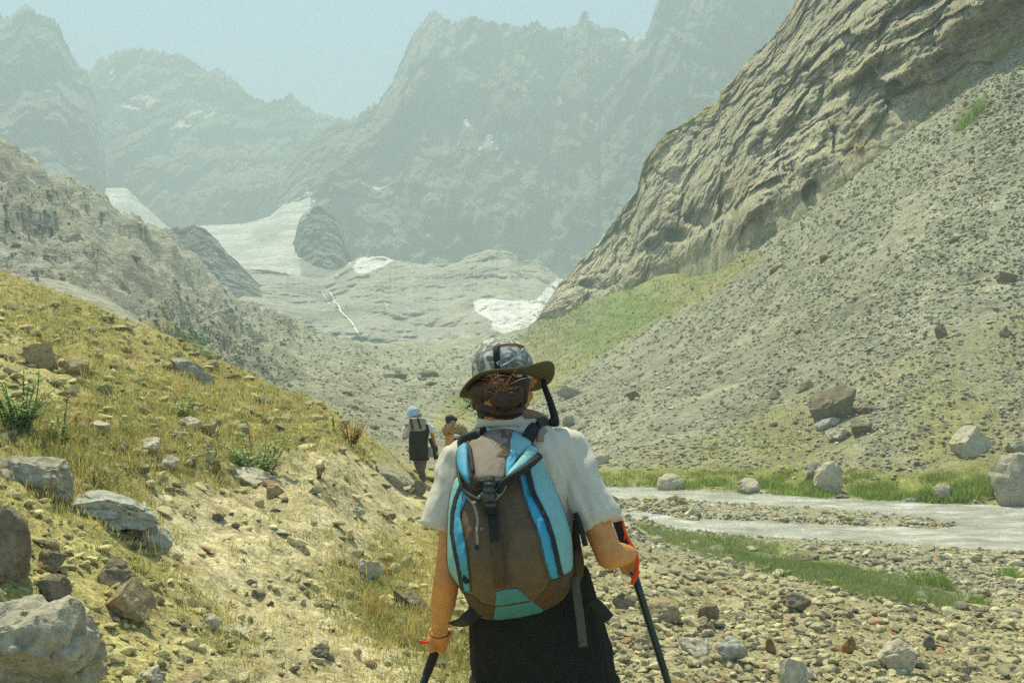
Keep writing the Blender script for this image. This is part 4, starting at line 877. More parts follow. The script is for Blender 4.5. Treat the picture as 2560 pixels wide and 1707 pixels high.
def capsule(p0, r0, p1, r1, n=14):
    p0, p1 = Vector(p0), Vector(p1); d = (p1 - p0); L = d.length; d = d.normalized() if L > 1e-6 else Vector((0, 0, 1))
    a = d.orthogonal().normalized(); b_ = d.cross(a); V = []; Fc = []
    prof = [(-math.cos(x) * r0, math.sin(x) * r0, 0) for x in (0.25, .7, 1.15, 1.57)] + [(L + math.cos(x) * r1, math.sin(x) * r1, 0) for x in (1.57, 1.15, .7, .25)]
    V.append(p0 - d * r0)
    for (h_, r_, _) in prof:
        for k in range(n):
            th = 2 * math.pi * k / n; V.append(p0 + d * h_ + (a * math.cos(th) + b_ * math.sin(th)) * r_)
    V.append(p1 + d * r1)
    for k in range(n): Fc.append((0, 1 + (k + 1) % n, 1 + k))
    for j in range(len(prof) - 1):
        for k in range(n): q0 = 1 + j * n; Fc.append((q0 + k, q0 + (k + 1) % n, q0 + n + (k + 1) % n, q0 + n + k))
    q0 = 1 + (len(prof) - 1) * n
    for k in range(n): Fc.append((q0 + k, q0 + (k + 1) % n, len(V) - 1))
    return V, Fc
def ellipsoid(c, rad, rot=None, n=2):
    V, Fc = ICO[n]; V = V * np.array(rad)
    if rot is not None: V = V @ np.array(rot).T
    return [Vector(v) + Vector(c) for v in V], [tuple(f) for f in Fc]
def loft(rings, n=28):
    """rings: (centre, axis_a, axis_b) closed tube"""
    V = []; Fc = []
    for c, a, b_ in rings:
        for k in range(n):
            th = 2 * math.pi * k / n; V.append(Vector(c) + Vector(a) * math.cos(th) + Vector(b_) * math.sin(th))
    for j in range(len(rings) - 1):
        for k in range(n): Fc.append((j * n + k, j * n + (k + 1) % n, (j + 1) * n + (k + 1) % n, (j + 1) * n + k))
    Fc.append(tuple(range(n))[::-1]); Fc.append(tuple(range((len(rings) - 1) * n, len(rings) * n)))
    return V, Fc
def join(parts):
    V = []; Fc = []
    for v, f in parts:
        b0 = len(V); V += [Vector(x) for x in v]; Fc += [tuple(i + b0 for i in q) for q in f]
    return V, Fc
def pymesh(name, V, Fc, mat, parent=None, smooth_=True):
    me = bpy.data.meshes.new(name); me.from_pydata([tuple(v) for v in V], [], Fc); me.update()
    for p in me.polygons: p.use_smooth = smooth_
    me.materials.append(mat); return link(name, me, parent)
def remeshed(name, parts, voxel, mat, parent=None, smooth_it=6, factor=.5, warp=None):
    V, Fc = join(parts); o = pymesh(name + '_src', V, Fc, mat)
    bm = bmesh.new(); bm.from_mesh(o.data); bmesh.ops.recalc_face_normals(bm, faces=bm.faces); bm.to_mesh(o.data); bm.free()
    m_ = o.modifiers.new('r', 'REMESH'); m_.mode = 'VOXEL'; m_.voxel_size = voxel
    s_ = o.modifiers.new('s', 'SMOOTH'); s_.iterations = smooth_it; s_.factor = factor
    dg = bpy.context.evaluated_depsgraph_get(); me = bpy.data.meshes.new_from_object(o.evaluated_get(dg)); bpy.data.objects.remove(o)
    me.name = name; me.materials.clear(); me.materials.append(mat)
    if warp:
        n = len(me.vertices); P = np.empty(n * 3); me.vertices.foreach_get('co', P); Nn = np.empty(n * 3); me.vertices.foreach_get('normal', Nn)
        P = P.reshape(-1, 3); Nn = Nn.reshape(-1, 3); P = P + Nn * warp(P, Nn)[:, None]; me.vertices.foreach_set('co', P.ravel())
    me.polygons.foreach_set('use_smooth', np.ones(len(me.polygons), bool)); me.update()
    return link(name, me, parent)
def tube(name, pts, rad, mat, parent=None, n=8, cyc=False, flat=1.0):
    """smooth swept tube through points; rad number or list"""
    P = [Vector(p) for p in pts]; Q = []; m_ = len(P)
    for i in range(m_ - (0 if cyc else 1)):
        p0, p1, p2, p3 = P[(i - 1) % m_ if cyc else max(i - 1, 0)], P[i], P[(i + 1) % m_], P[(i + 2) % m_ if cyc else min(i + 2, m_ - 1)]
        for k in range(5):
            t_ = k / 5; Q.append(.5 * ((2 * p1) + (p2 - p0) * t_ + (2 * p0 - 5 * p1 + 4 * p2 - p3) * t_ ** 2 + (3 * p1 - p0 - 3 * p2 + p3) * t_ ** 3))
    if not cyc: Q.append(P[-1])
    V, Fc = [], []; L = len(Q)
    for i, c in enumerate(Q):
        d = (Q[min(i + 1, L - 1)] - Q[max(i - 1, 0)]).normalized(); ref = Vector((0, 1, 0)) if abs(d.y) < .9 else Vector((1, 0, 0))
        a = d.cross(ref).normalized(); b_ = d.cross(a); rr = rad if not isinstance(rad, (list, tuple)) else float(np.interp(i / (L - 1), np.linspace(0, 1, len(rad)), rad))
        for k in range(n): th = 2 * math.pi * k / n; V.append(c + a * math.cos(th) * rr + b_ * math.sin(th) * rr * flat)
    for i in range(L - (0 if cyc else 1)):
        for k in range(n): j = (i + 1) % L; Fc.append((i * n + k, i * n + (k + 1) % n, j * n + (k + 1) % n, j * n + k))
    if not cyc: Fc += [tuple(range(n))[::-1], tuple(range((L - 1) * n, L * n))]
    return pymesh(name, V, Fc, mat, parent) if name else (V, Fc)

def fingers(center, axis, out, side, rg=.017, sgn=1, span=.016, frad=.0088):
    """hand gripping a pole: centre on pole, axis up the pole, 'out' from palm side through the pole, 'side' = wrist direction"""
    axis, out = Vector(axis).normalized(), Vector(out).normalized(); s2 = axis.cross(out).normalized(); parts = []
    palm = Vector(center) - out * (rg + .012)
    parts.append(capsule(palm + axis * .030 - s2 * .018 * sgn, .017, palm - axis * .030 - s2 * .018 * sgn, .016)); parts.append(capsule(palm + axis * .032 + s2 * .016 * sgn, .014, palm - axis * .032 + s2 * .016 * sgn, .013))
    for i, k in enumerate((1.55, .52, -.52, -1.5)):
        fr = frad * (1, 1.04, .98, .85)[i]; c0 = Vector(center) + axis * k * span * 1.15; e = (0, .003, 0, -.004)[i]; prev = None
        for a0 in (-.15, .75, 1.7, 2.75):
            ang = a0 - .1 * i * .3
            p = c0 - out * math.cos(ang) * (rg + .010 + e) + s2 * sgn * math.sin(ang) * (rg + .012 + e)
            if a0 == -.15: p = c0 - out * (rg + .014) - s2 * sgn * .004
            if prev is not None: parts.append(capsule(prev, fr, p, fr * .93, 10))
            prev = p
    tb = palm - s2 * sgn * .028 - axis * .012
    parts.append(capsule(tb, .014, tb + axis * .026 + out * .018, .012)); parts.append(capsule(tb + axis * .026 + out * .018, .0115, tb + axis * .046 + out * .036 + s2 * sgn * .012, .0098))
    parts.append(capsule(Vector(side), .025, palm, .019))
    return parts

PX, PY = S(1340, 1900, 2.95).x, 2.95
hk = empty('person', (PX, PY, float(H(np.array([PX]), np.array([PY]))[0])))
tag(hk, 'hiker in front seen from behind in a camouflage sun hat, cream shirt and black shorts', 'person')
g0 = hk.location.z
# body ------------------------------------------------
hd = Vector(S(1263, 954, 2.95)); yawd = Vector((.62, .76, -.22)).normalized(); rt = yawd.cross(Vector((0, 0, 1))).normalized(); up = rt.cross(yawd)
ROT = Matrix((rt, yawd, up)).transposed()
def hp(a, b_, c): return hd + rt * a + yawd * b_ + up * c
head = [ellipsoid(hp(0, -.006, .010), (.072, .084, .082), ROT), ellipsoid(hp(0, .035, -.042), (.056, .062, .070), ROT), capsule(hp(-.018, .06, -.098), .022, hp(.018, .06, -.098), .022),
        capsule(hp(0, .098, -.012), .008, hp(0, .112, -.044), .012), capsule(hp(0, .09, .02), .010, hp(0, .104, -.02), .009), capsule(hp(-.014, .094, -.068), .007, hp(.014, .094, -.068), .007), capsule(hp(-.012, .092, -.079), .007, hp(.012, .092, -.079), .007),
        capsule(hp(-.05, .07, .022), .012, hp(.05, .07, .022), .012), capsule(hp(.042, .055, -.03), .022, hp(.056, .015, -.062), .018), capsule(hp(-.042, .055, -.03), .022, hp(-.056, .015, -.062), .018)]
for s_ in (-1, 1):
    head += [ellipsoid(hp(s_ * .081, -.004, -.012), (.008, .018, .031), ROT), capsule(hp(s_ * .078, .006, -.02), .008, hp(s_ * .078, .0, .008), .008), ellipsoid(hp(s_ * .031, .082, .008), (.014, .010, .010), ROT)]
nb_ = S(1285, 1085, 2.95)
LSH, RSH = S(1160, 1150, 2.95), S(1425, 1140, 2.95)
LE, LW = S(1116, 1452, 2.86), S(1099, 1570, 3.07)
RE, RW = S(1523, 1388, 2.84), S(1572, 1384, 3.07)
pl_top, pl_bot = S(1112, 1560, 3.14), S(1040, 1760, 3.14)
pr_top, pr_bot = S(1543, 1300, 3.14), S(1668, 1700, 3.14)
lax = (pl_top - pl_bot).normalized(); rax = (pr_top - pr_bot).normalized()
LHc = S(1096, 1592, 3.14); RHc = pr_top + (pr_bot - pr_top) * ((1392 - 1300) / 400)
body = head + [capsule(hp(0, -.03, -.07), .058, nb_, .062), capsule(nb_, .07, S(1300, 1180, 2.95), .12), capsule(S(1245, 1190, 2.95), .085, S(1300, 1420, 2.95), .085), capsule(S(1350, 1190, 2.95), .085, S(1350, 1420, 2.95), .085),
    capsule(nb_ + Vector((0, 0, -.02)), .05, LSH, .052), capsule(nb_ + Vector((0, 0, -.02)), .05, RSH, .052),
    capsule(LSH, .050, LE, .036), capsule(RSH, .050, RE, .039), capsule(LE, .039, LE.lerp(LW, .45), .038), capsule(LE.lerp(LW, .45), .038, LW, .026), capsule(RE, .040, RE.lerp(RW, .5), .037), capsule(RE.lerp(RW, .5), .037, RW, .026)]
body += fingers(LHc, lax, (-.25, .9, .1), LW, sgn=-1) + fingers(RHc, rax, (.35, .85, .15), RW, sgn=1)
kn = [Vector((PX - .12, PY + .10, g0 + .50)), Vector((PX + .10, PY + .0, g0 + .48))]; an = [Vector((PX - .12, PY + .20, g0 + .10)), Vector((PX + .10, PY - .16, g0 + .12))]
for s_, (k_, a_) in enumerate(zip(kn, an)):
    hpj = Vector((PX + (-.07 if s_ == 0 else .07), PY, g0 + .80))
    body += [capsule(hpj, .088, k_, .058), capsule(k_, .056, k_.lerp(a_, .35) + Vector((0, -.015, 0)), .055), capsule(k_.lerp(a_, .35) + Vector((0, -.015, 0)), .055, a_, .036)]
body += [capsule(Vector((PX - .05, PY, g0 + .88)), .10, Vector((PX + .05, PY, g0 + .88)), .10)]
remeshed('body', body, .0045, M['skin'], hk, 3, .5)
for s_, a_ in enumerate(an):
    f_ = Vector((a_.x, a_.y, g0 + .05 + (0 if s_ == 0 else .01)))
    sh = pymesh('shoe', *join([capsule(f_ + Vector((0, -.05, .0)), .048, f_ + Vector((0, .10, -.005)), .045), capsule(f_ + Vector((0, .1, -.005)), .045, f_ + Vector((0, .17, -.01)), .036), capsule(f_ + Vector((0, -.02, .02)), .045, f_ + Vector((0, -.01, .10)), .045)]), M['brown'], hk)
# shirt -----------------------------------------------
def ring(u, v, rx, ry, y=2.95, tilt=0): return (S(u, v, y), Vector((rx, 0, tilt * rx)), Vector((0, ry, 0)))
tor = loft([ring(1272, 1052, .075, .068), ring(1276, 1068, .095, .08), ring(1282, 1085, .14, .09, 2.95, .06), ring(1288, 1108, .185, .10, 2.95, .07), ring(1290, 1140, .200, .108, 2.95, .04), ring(1292, 1190, .198, .112), ring(1292, 1280, .186, .115), ring(1300, 1360, .175, .112), ring(1312, 1436, .172, .115)])
def sleeve(a, b_, r0, r1, flare, ydep=.9, n=5):
    a, b_ = Vector(a), Vector(b_); d = (b_ - a).normalized(); s = d.cross(Vector((0, 1, 0))).normalized(); t2 = s.cross(d); R_ = []
    for k in range(n + 1):
        f = k / n; r_ = r0 * (1 - f) + r1 * f + flare * f * f; R_.append((a.lerp(b_, f), s * r_, t2 * r_ * ydep))
    return loft(R_)
slv = [sleeve(S(1168, 1140, 2.95), S(1095, 1326, 2.90), .066, .048, .008), capsule(S(1210, 1120, 2.95), .055, S(1166, 1150, 2.95), .062),
       sleeve(S(1402, 1150, 2.95), S(1506, 1306, 2.88), .070, .052, .004), capsule(S(1372, 1118, 2.95), .052, S(1410, 1148, 2.94), .058)]
def shirtwarp(P, Nn):
    w1 = fbm(P * [7, 7, 2.6] + [0, 0, 3], 3, .5, True); a = P @ np.array([.8, .2, .55]); w2 = fbm(np.stack([a * 15, P[:, 2] * 4, P[:, 1] * 5], 1), 2)
    sh_ = smooth(S(1500, 1, 2.9).x - .35, S(1500, 1, 2.9).x - .2, P[:, 0])
    hem = .25 + .75 * smooth(1.10, 1.2, P[:, 2]); w1 = w1 * hem; w2 = w2 * hem
    fo = smooth(.45, .95, fbm(np.stack([(P[:, 0] * .8 + P[:, 2] * .6) * 7, (P[:, 2] * .8 - P[:, 0] * .6) * 2.6, P[:, 1] * 3], 1) + 5, 2, .4, True)) * hem
    return .014 * (w1 - .3) + .009 * fo + .008 * w2 + .014 * sh_ * fbm(np.stack([(P[:, 0] + P[:, 2] * .45) * 22, P[:, 2] * 3, P[:, 1] * 4], 1), 2, .5, True)
remeshed('shirt', [tor] + slv, .006, M['shirt'], hk, 12, .6, shirtwarp)
# collar: a stand of cloth round the neck, scarf inside it
def bandring(name, c, rx, ry, h, th, mat, tilt=(0, 0), wav=0, parent=None, n=48, seed=0):
    V, Fc = [], []; r_ = random.Random(seed)
    wv = [r_.uniform(-1, 1) * wav for _ in range(n)]
    for k in range(n):
        a_ = 2 * math.pi * k / n; dz = math.cos(a_) * tilt[0] + math.sin(a_) * tilt[1]
        for (dr, hh) in ((0, 0), (-.008, h * .5), (-.012, h), (-.012 - th, h), (-.008 - th, h * .5), (-th, 0)):
            V.append(Vector(c) + Vector((math.cos(a_) * (rx + dr + wv[k]), math.sin(a_) * (ry + dr + wv[k]), dz + hh)))
    for k in range(n):
        for e in range(6): j = (k + 1) % n; Fc.append((k * 6 + e, j * 6 + e, j * 6 + (e + 1) % 6, k * 6 + (e + 1) % 6))
    return pymesh(name, V, Fc, mat, parent)
bandring('collar', S(1272, 1072, 2.95), .104, .088, .040, .006, M['shirt'], (.0, -.012), .002, hk)
bandring('scarf', S(1270, 1060, 2.96), .082, .080, .036, .012, M['scarf'], (.0, -.004), .004, hk, seed=4)
sc_ = tube('scarf_fold', [S(1300, 1030, 2.88), S(1330, 1038, 2.89), S(1358, 1052, 2.93), S(1368, 1066, 2.98)], [.010, .017, .018, .010], M['scarf'], hk, flat=.6)
# shorts ----------------------------------------------
sh = [loft([ring(1325, 1418, .165, .125), ring(1330, 1450, .168, .128), ring(1336, 1520, .187, .135), ring(1350, 1610, .205, .140), ring(1362, 1700, .210, .140), ring(1362, 1770, .205, .135)]),
      loft([ring(1262, 1700, .105, .13), ring(1258, 1800, .100, .11, 2.98), ring(1256, 1880, .098, .10, 3.0)]), loft([ring(1462, 1700, .105, .13), ring(1466, 1800, .102, .11), ring(1466, 1880, .100, .10)])]
remeshed('shorts', sh, .008, M['shorts'], hk, 5, .5, lambda P, Nn: .012 * fbm(P * [9, 9, 3.5], 3, .5, True))
# hair ------------------------------------------------
hr = remeshed('hair', [ellipsoid(hp(.0, -.016, -.004), (.072, .082, .074), ROT), ellipsoid(hp(-.02, -.075, -.04), (.055, .035, .045), ROT), ellipsoid(S(1262, 996, 2.81), (.043, .034, .042)), ellipsoid(S(1240, 975, 2.83), (.032, .024, .030)), ellipsoid(S(1284, 985, 2.82), (.030, .024, .036)), ellipsoid(S(1232, 1022, 2.885), (.050, .026, .026)), ellipsoid(S(1262, 1030, 2.875), (.055, .024, .024)), ellipsoid(S(1290, 1026, 2.89), (.034, .02, .022)), capsule(S(1262, 960, 2.84), .035, S(1264, 985, 2.82), .035),
      capsule(S(1216, 990, 2.905), .046, S(1212, 1030, 2.91), .024), capsule(S(1200, 972, 2.93), .026, S(1190, 1016, 2.94), .012), capsule(S(1300, 955, 2.90), .030, S(1308, 1000, 2.90), .014)], .004, M['hair'], hk, 3, .5, lambda P, Nn: .003 * fbm(P * [60, 60, 18], 3, .6))
def curl(c, r_, mat_list, n=6, rad=.0007):
    pts = []; a0 = r_.uniform(0, 6.28); tilt_ = Vector((r_.gauss(0, 1), r_.gauss(0, 1), r_.gauss(0, 1))).normalized(); a = tilt_.orthogonal().normalized(); b_ = tilt_.cross(a); rr = r_.uniform(.6, 1.25)
    for k in range(n): th = a0 + k * r_.uniform(.35, .55); p = (a * math.cos(th) + b_ * math.sin(th)) * rr; pts.append(Vector(c) + Vector((p.x * .046, p.y * .036, p.z * .046)))
    return tube(None, pts, [rad * .5, rad, rad * .3], None, n=3)
rr_ = random.Random(3)
pymesh('hair_strands', *join([curl(S(1262 + rr_.uniform(-16, 12), 985 + rr_.uniform(-16, 10), 2.812), rr_, None) for _ in range(150)]), M['hairlit'], hk)
wisps = []; loose = []
for k in range(16):
    a = S(1188 + rr_.uniform(-14, 14), 985 + rr_.uniform(-15, 25), 2.94); d = Vector((-rr_.uniform(.015, .06), rr_.uniform(-.02, .02), -rr_.uniform(-.012, .045)))
    wisps.append(tube(None, [a, a + d * .5 + Vector((0, 0, -.012)), a + d + Vector((0, 0, rr_.uniform(-.012, .016)))], [.0014, .001, .0004], None, n=3))
for k in range(3): a = S(1196 + 3 * k, 1025, 2.92); wisps.append(tube(None, [a, a + Vector((.001, 0, -.02)), a + Vector((.004, 0, -.03 - .01 * k))], [.003, .002, .0006], None, n=4))
for k in range(28):
    a = S(1255 + rr_.gauss(0, 12), 975 + rr_.gauss(0, 9), 2.785); d = Vector((rr_.gauss(-.012, .03), rr_.uniform(-.02, .01), abs(rr_.gauss(.012, .02)))); loose.append(tube(None, [a, a + d * .5 + Vector((rr_.gauss(0, .005), -.006, .008)), a + d + Vector((0, -.004, rr_.uniform(-.01, .01)))], [.0009, .0007, .0003], None, n=3))
pymesh('hair_wisp', *join(loose), M['hairbacklit'], hk)
pymesh('hair_wisp', *join(wisps), M['hair'], hk)
# hat -------------------------------------------------
hc_ = S(1262, 930, 2.95); n = 96
angs = [0, 35, 60, 90, 135, 160, 180, 205, 225, 250, 270, 295, 315, 335, 360]
ov = [934, 970, 980, 986, 994, 994, 990, 972, 938, 925, 923.5, 920, 903, 903, 930]       # rim height by angle, photo pixels
orad = [.142, .138, .138, .150, .145, .142, .140, .138, .134, .132, .134, .138, .142, .145, .142]
V, Fc = [], []; NR = 9
def hrim(th, f, dz=0):
    deg = math.degrees(th) % 360; vo = float(np.interp(deg, angs, ov)); ro = float(np.interp(deg, angs, orad))
    # smooth both with neighbours
    vo = sum(float(np.interp((deg + k) % 360, angs, ov)) for k in (-14, -7, 0, 7, 14)) / 5; r_ = .082 * (1 - f) + ro * f
    y = 2.95 + math.sin(th) * r_ * 1.08; vi = 942 + 10 * math.sin(th) + 2 * math.cos(th); v = vi * (1 - f) + vo * f + 5 * math.sin(math.pi * f) * (1 if math.sin(th) < 0 else -.3)
    return Vector((hc_.x + .006 + math.cos(th) * r_, y, CZ - (v - CY) * y / F + dz))
for k in range(n):
    th = 2 * math.pi * k / n
    for j in range(NR): V.append(hrim(th, j / (NR - 1), .0025 + (.001 if j == NR - 1 else 0)))
    for j in range(NR): V.append(hrim(th, (NR - 1 - j) / (NR - 1) * (1 if j else 1.0), -.0015))
for k in range(n):
    j2 = (k + 1) % n
    for e in range(2 * NR): Fc.append((k * 2 * NR + e, j2 * 2 * NR + e, j2 * 2 * NR + (e + 1) % (2 * NR), k * 2 * NR + (e + 1) % (2 * NR)))
hat = pymesh('hat', V, Fc, M['brim'], hk)
hat.data.materials.append(M['camo'])
rings = []
for (v, r_, dy) in ((950, .088, 0), (925, .090, .0), (905, .090, .0), (885, .082, .005), (868, .070, .006), (856, .054, .008), (849, .034, .01), (846.5, .012, .01)):
    rings.append((S(1256, v, 2.95 + dy), Vector((r_, 0, -.05 * r_)), Vector((0, r_ * 1.1, -.12 * r_))))
cr = remeshed('crown', [loft(rings, 40)], .004, M['camo'], hk, 3, .5, lambda P, Nn: .004 * fbm(P * 22, 3)); cr.parent = hat; cr.matrix_parent_inverse = Matrix.Identity(4)
hat_inv = Matrix.Translation(-hk.location); cr.matrix_parent_inverse = Matrix.Identity(4)
pb = [S(1242, 866, 2.868), S(1241, 880, 2.855), S(1242, 900, 2.848), S(1245, 925, 2.847)]
st_ = tube('hat_strap', pb, .0095, M['web'], None, flat=.3); st_.parent = hat
pb = [S(1240, 868, 2.868), S(1262, 862, 2.866), S(1290, 862, 2.87), S(1310, 868, 2.885)]
s2_ = tube('hat_strap', pb, .0045, M['scarf'], None, flat=.3); s2_.parent = hat
s3_ = tube('hat_cord', [S(1308, 872, 2.875), S(1290, 892, 2.855), S(1268, 908, 2.845), S(1250, 916, 2.842)], .003, M['cap'], None); s3_.parent = hat
for du, dv in ((0, 0), (5, -2), (2, 4), (8, 3)):
    bd = pymesh('bead', *ellipsoid(S(1243 + du, 907 + dv, 2.836), (.0028,) * 3, n=1), M['cap'], None); bd.parent = hat
# ------------------------------------------------------------ backpack
bpk = empty('backpack', S(1270, 1540, 2.75)); tag(bpk, 'brown and turquoise daypack worn by the hiker in front', 'backpack')
OUT = [(1142, 1182), (1138, 1150), (1142, 1118), (1165, 1100), (1206, 1083), (1255, 1074), (1290, 1078), (1322, 1099), (1350, 1136), (1368, 1178), (1385, 1210), (1400, 1243), (1421, 1304), (1431, 1340), (1434, 1385), (1434, 1426), (1430, 1452), (1422, 1478), (1410, 1497), (1392, 1512), (1352, 1534), (1303, 1545),
       (1250, 1550), (1215, 1548), (1192, 1541), (1172, 1515), (1156, 1478), (1119, 1430), (1115, 1385), (1116, 1329), (1119, 1260), (1128, 1215)]
DK = [(1060, .05), (1090, .10), (1140, .155), (1200, .165), (1260, .20), (1330, .245), (1400, .255), (1460, .235), (1510, .175), (1550, .11)]
def pdepth(u, v):
    u = np.atleast_1d(np.asarray(u, float)); v = np.atleast_1d(np.asarray(v, float))
    d = polydist(OUT, u, v) * np.where(inpoly(OUT, u, v), 1, 0)
    D = np.interp(v, [a for a, _ in DK], [b_ for _, b_ in DK])
    x = np.clip(1 - d / 85, 0, 1); prof = np.sqrt(np.maximum(0, 1 - x ** 2.2))
    wr = .007 * fbm(np.stack([u / 30 + v / 90, v / 42, u * 0], 1), 4, .55, True) * np.clip(d / 20, 0, 1)
    return 2.85 - D * prof - wr
def polyfill(poly, step):
    poly = np.array(poly, float); bd = []
    for i in range(len(poly)):
        a, b_ = poly[i], poly[(i + 1) % len(poly)]; m_ = max(1, int(np.hypot(*(b_ - a)) / step))
        for k in range(m_): bd.append(a + (b_ - a) * k / m_)
    bd = np.array(bd); gx_, gy_ = np.meshgrid(np.arange(poly[:, 0].min(), poly[:, 0].max(), step), np.arange(poly[:, 1].min(), poly[:, 1].max(), step))
    gx_, gy_ = gx_.ravel() + .37, gy_.ravel() + .41; ok = inpoly(poly, gx_, gy_) & (polydist(poly, gx_, gy_) > step * .5); inner = np.stack([gx_[ok], gy_[ok]], 1)
    pts = [Vector(p) for p in np.vstack([bd, inner])]; nb2 = len(bd)
    ov_, _, of_, *_ = geometry.delaunay_2d_cdt(pts, [(i, (i + 1) % nb2) for i in range(nb2)], [], 1, 1e-5)
    return np.array([tuple(p) for p in ov_]), [tuple(f) for f in of_], bd
def smoothpoly(P, it=2):
    P = np.array(P, float)
    for _ in range(it): P = np.stack([P * .75 + np.roll(P, -1, 0) * .25, P * .25 + np.roll(P, -1, 0) * .75], 1).reshape(-1, 2)
    return P
def patch(name, poly, off_, mat, parent, puff=.004, pw=10, thick=.006, step=5, surf=None, wr=.004, round_=1, ysurf=None):
    if round_: poly = smoothpoly(poly, round_)
    P, Fc, bd = polyfill(poly, step); n = len(P)
    base_y = (surf or pdepth)(P[:, 0], P[:, 1]); d = polydist(poly, P[:, 0], P[:, 1])
    x = np.clip(1 - d / pw, 0, 1); yf = base_y - off_ - puff * np.sqrt(np.maximum(0, 1 - x * x)) - wr * fbm(np.stack([P[:, 0] / 16, P[:, 1] / 30, P[:, 0] * 0 + off_ * 99], 1), 3) * np.clip(d / 8, 0, 1)
    yb = base_y - off_ + thick
    V = [S(P[i, 0], P[i, 1], yf[i]) for i in range(n)] + [S(P[i, 0], P[i, 1], yb[i]) for i in range(n)]
    from collections import Counter
    Fs = [];
    for f in Fc: Fs.append(f); Fs.append(tuple(n + i for i in f[::-1]))
    ed = Counter(); dr = {}
    for f in Fc:
        for i in range(len(f)): a, b_ = f[i], f[(i + 1) % len(f)]; ed[(min(a, b_), max(a, b_))] += 1; dr[(min(a, b_), max(a, b_))] = (a, b_)
    for e, c_ in ed.items():
        if c_ == 1: a, b_ = dr[e]; Fs.append((b_, a, n + a, n + b_))
    o = pymesh(name, V, Fs, mat, parent)
    bm = bmesh.new(); bm.from_mesh(o.data); bmesh.ops.recalc_face_normals(bm, faces=bm.faces); bm.to_mesh(o.data); bm.free(); return o
def kid(o, par):
    o.parent = par; o.matrix_parent_inverse = Matrix.Identity(4) if par.parent is None else par.matrix_world.inverted() if False else Matrix.Identity(4); return o
# main bag with a back so that it has body from every side
bag = patch('main_bag', OUT, 0, M['brown'], bpk, puff=0, thick=0.0, step=6, wr=0, round_=1)
n2 = len(bag.data.vertices) // 2
for i in range(n2, 2 * n2):
    v = bag.data.vertices[i].co; f_ = 2.86 / v.y; v.x *= f_; v.z = CZ + (v.z - CZ) * f_; v.y = 2.86
bag.data.update()
# side panels
LPo = [(1138, 1195), (1150, 1190), (1160, 1215), (1172, 1235), (1160, 1262), (1149, 1290), (1155, 1320), (1161, 1352), (1167, 1390), (1172, 1430), (1178, 1484), (1154, 1474), (1121, 1428), (1118, 1385), (1119, 1329), (1122, 1262), (1130, 1220)]
LPout = [(1138, 1195), (1148, 1192), (1146, 1225), (1131, 1281), (1128, 1329), (1134, 1370), (1143, 1410), (1156, 1474), (1121, 1428), (1118, 1385), (1119, 1329), (1122, 1262), (1130, 1220)]
LPin = [(1148, 1192), (1160, 1210), (1172, 1235), (1160, 1262), (1149, 1290), (1155, 1320), (1161, 1352), (1167, 1390), (1172, 1430), (1178, 1482), (1156, 1474), (1143, 1410), (1134, 1370), (1128, 1329), (1131, 1281), (1146, 1225)]
RPin = [(1292, 1170), (1318, 1160), (1326, 1195), (1334, 1232), (1352, 1265), (1368, 1297), (1382, 1340), (1391, 1378), (1404, 1440), (1375, 1450), (1366, 1420), (1358, 1394), (1345, 1329), (1322, 1281), (1305, 1225)]
RPout = [(1318, 1160), (1332, 1140), (1352, 1140), (1366, 1178), (1384, 1212), (1399, 1243), (1419, 1304), (1429, 1340), (1432, 1385), (1432, 1424), (1404, 1440), (1391, 1378), (1382, 1340), (1368, 1297), (1352, 1265), (1334, 1232), (1326, 1195)]
patch('side_panel', LPout, .003, M['turq'], bpk, .006, 12, round_=1); patch('side_panel', LPin, .003, M['blue'], bpk, .006, 12, round_=1)
patch('side_panel', RPin, .003, M['blue'], bpk, .008, 12, round_=1); patch('side_panel', RPout, .003, M['turq'], bpk, .010, 16, round_=1)
def on(u, v, o_=.0): return S(u, v, float(pdepth(u, v)[0]) - o_)
def strapline(name, pts, wpx, mat, off_=.012, th=.006, parent=None):
    L = []; Rr = []
    P = [Vector(p) for p in pts]; Q = []
    for i in range(len(P) - 1):
        for k in range(4): Q.append(P[i].lerp(P[i + 1], k / 4))
    Q.append(P[-1])
    for i, c_ in enumerate(Q):
        d = (Q[min(i + 1, len(Q) - 1)] - Q[max(i - 1, 0)]).normalized(); nrm = Vector((-d.y, d.x)); L.append(c_ + nrm * wpx / 2); Rr.append(c_ - nrm * wpx / 2)
    V, Fc = [], []
    for a, b_ in zip(L, Rr):
        for (q_, yy_) in ((a, 0), (b_, 0), (b_, th), (a, th)):
            yb = float(pdepth(q_.x, q_.y)[0]) - off_ + yy_; V.append(S(q_.x, q_.y, yb))
    for i in range(len(L) - 1):
        for e in range(4): Fc.append((i * 4 + e, i * 4 + (e + 1) % 4, i * 4 + 4 + (e + 1) % 4, i * 4 + 4 + e))
    Fc += [(0, 1, 2, 3)[::-1], tuple(len(V) - 4 + k for k in range(4))]
    o = pymesh(name, V, Fc, mat, parent or bpk, False)
    bm = bmesh.new(); bm.from_mesh(o.data); bmesh.ops.recalc_face_normals(bm, faces=bm.faces); bm.to_mesh(o.data); bm.free(); return o
strapline('zip', [(1152, 1212), (1138, 1245), (1130, 1281), (1128, 1329), (1134, 1370), (1143, 1410), (1155, 1476)], 8.5, M['web'], .014)
strapline('zip', [(1321, 1170), (1326, 1200), (1334, 1232), (1352, 1265), (1368, 1297), (1382, 1340), (1391, 1378), (1404, 1440)], 10, M['web'], .018)
strapline('zip_pull', [(1318, 1172), (1327, 1205), (1334, 1238)], 12, M['web'], .024)
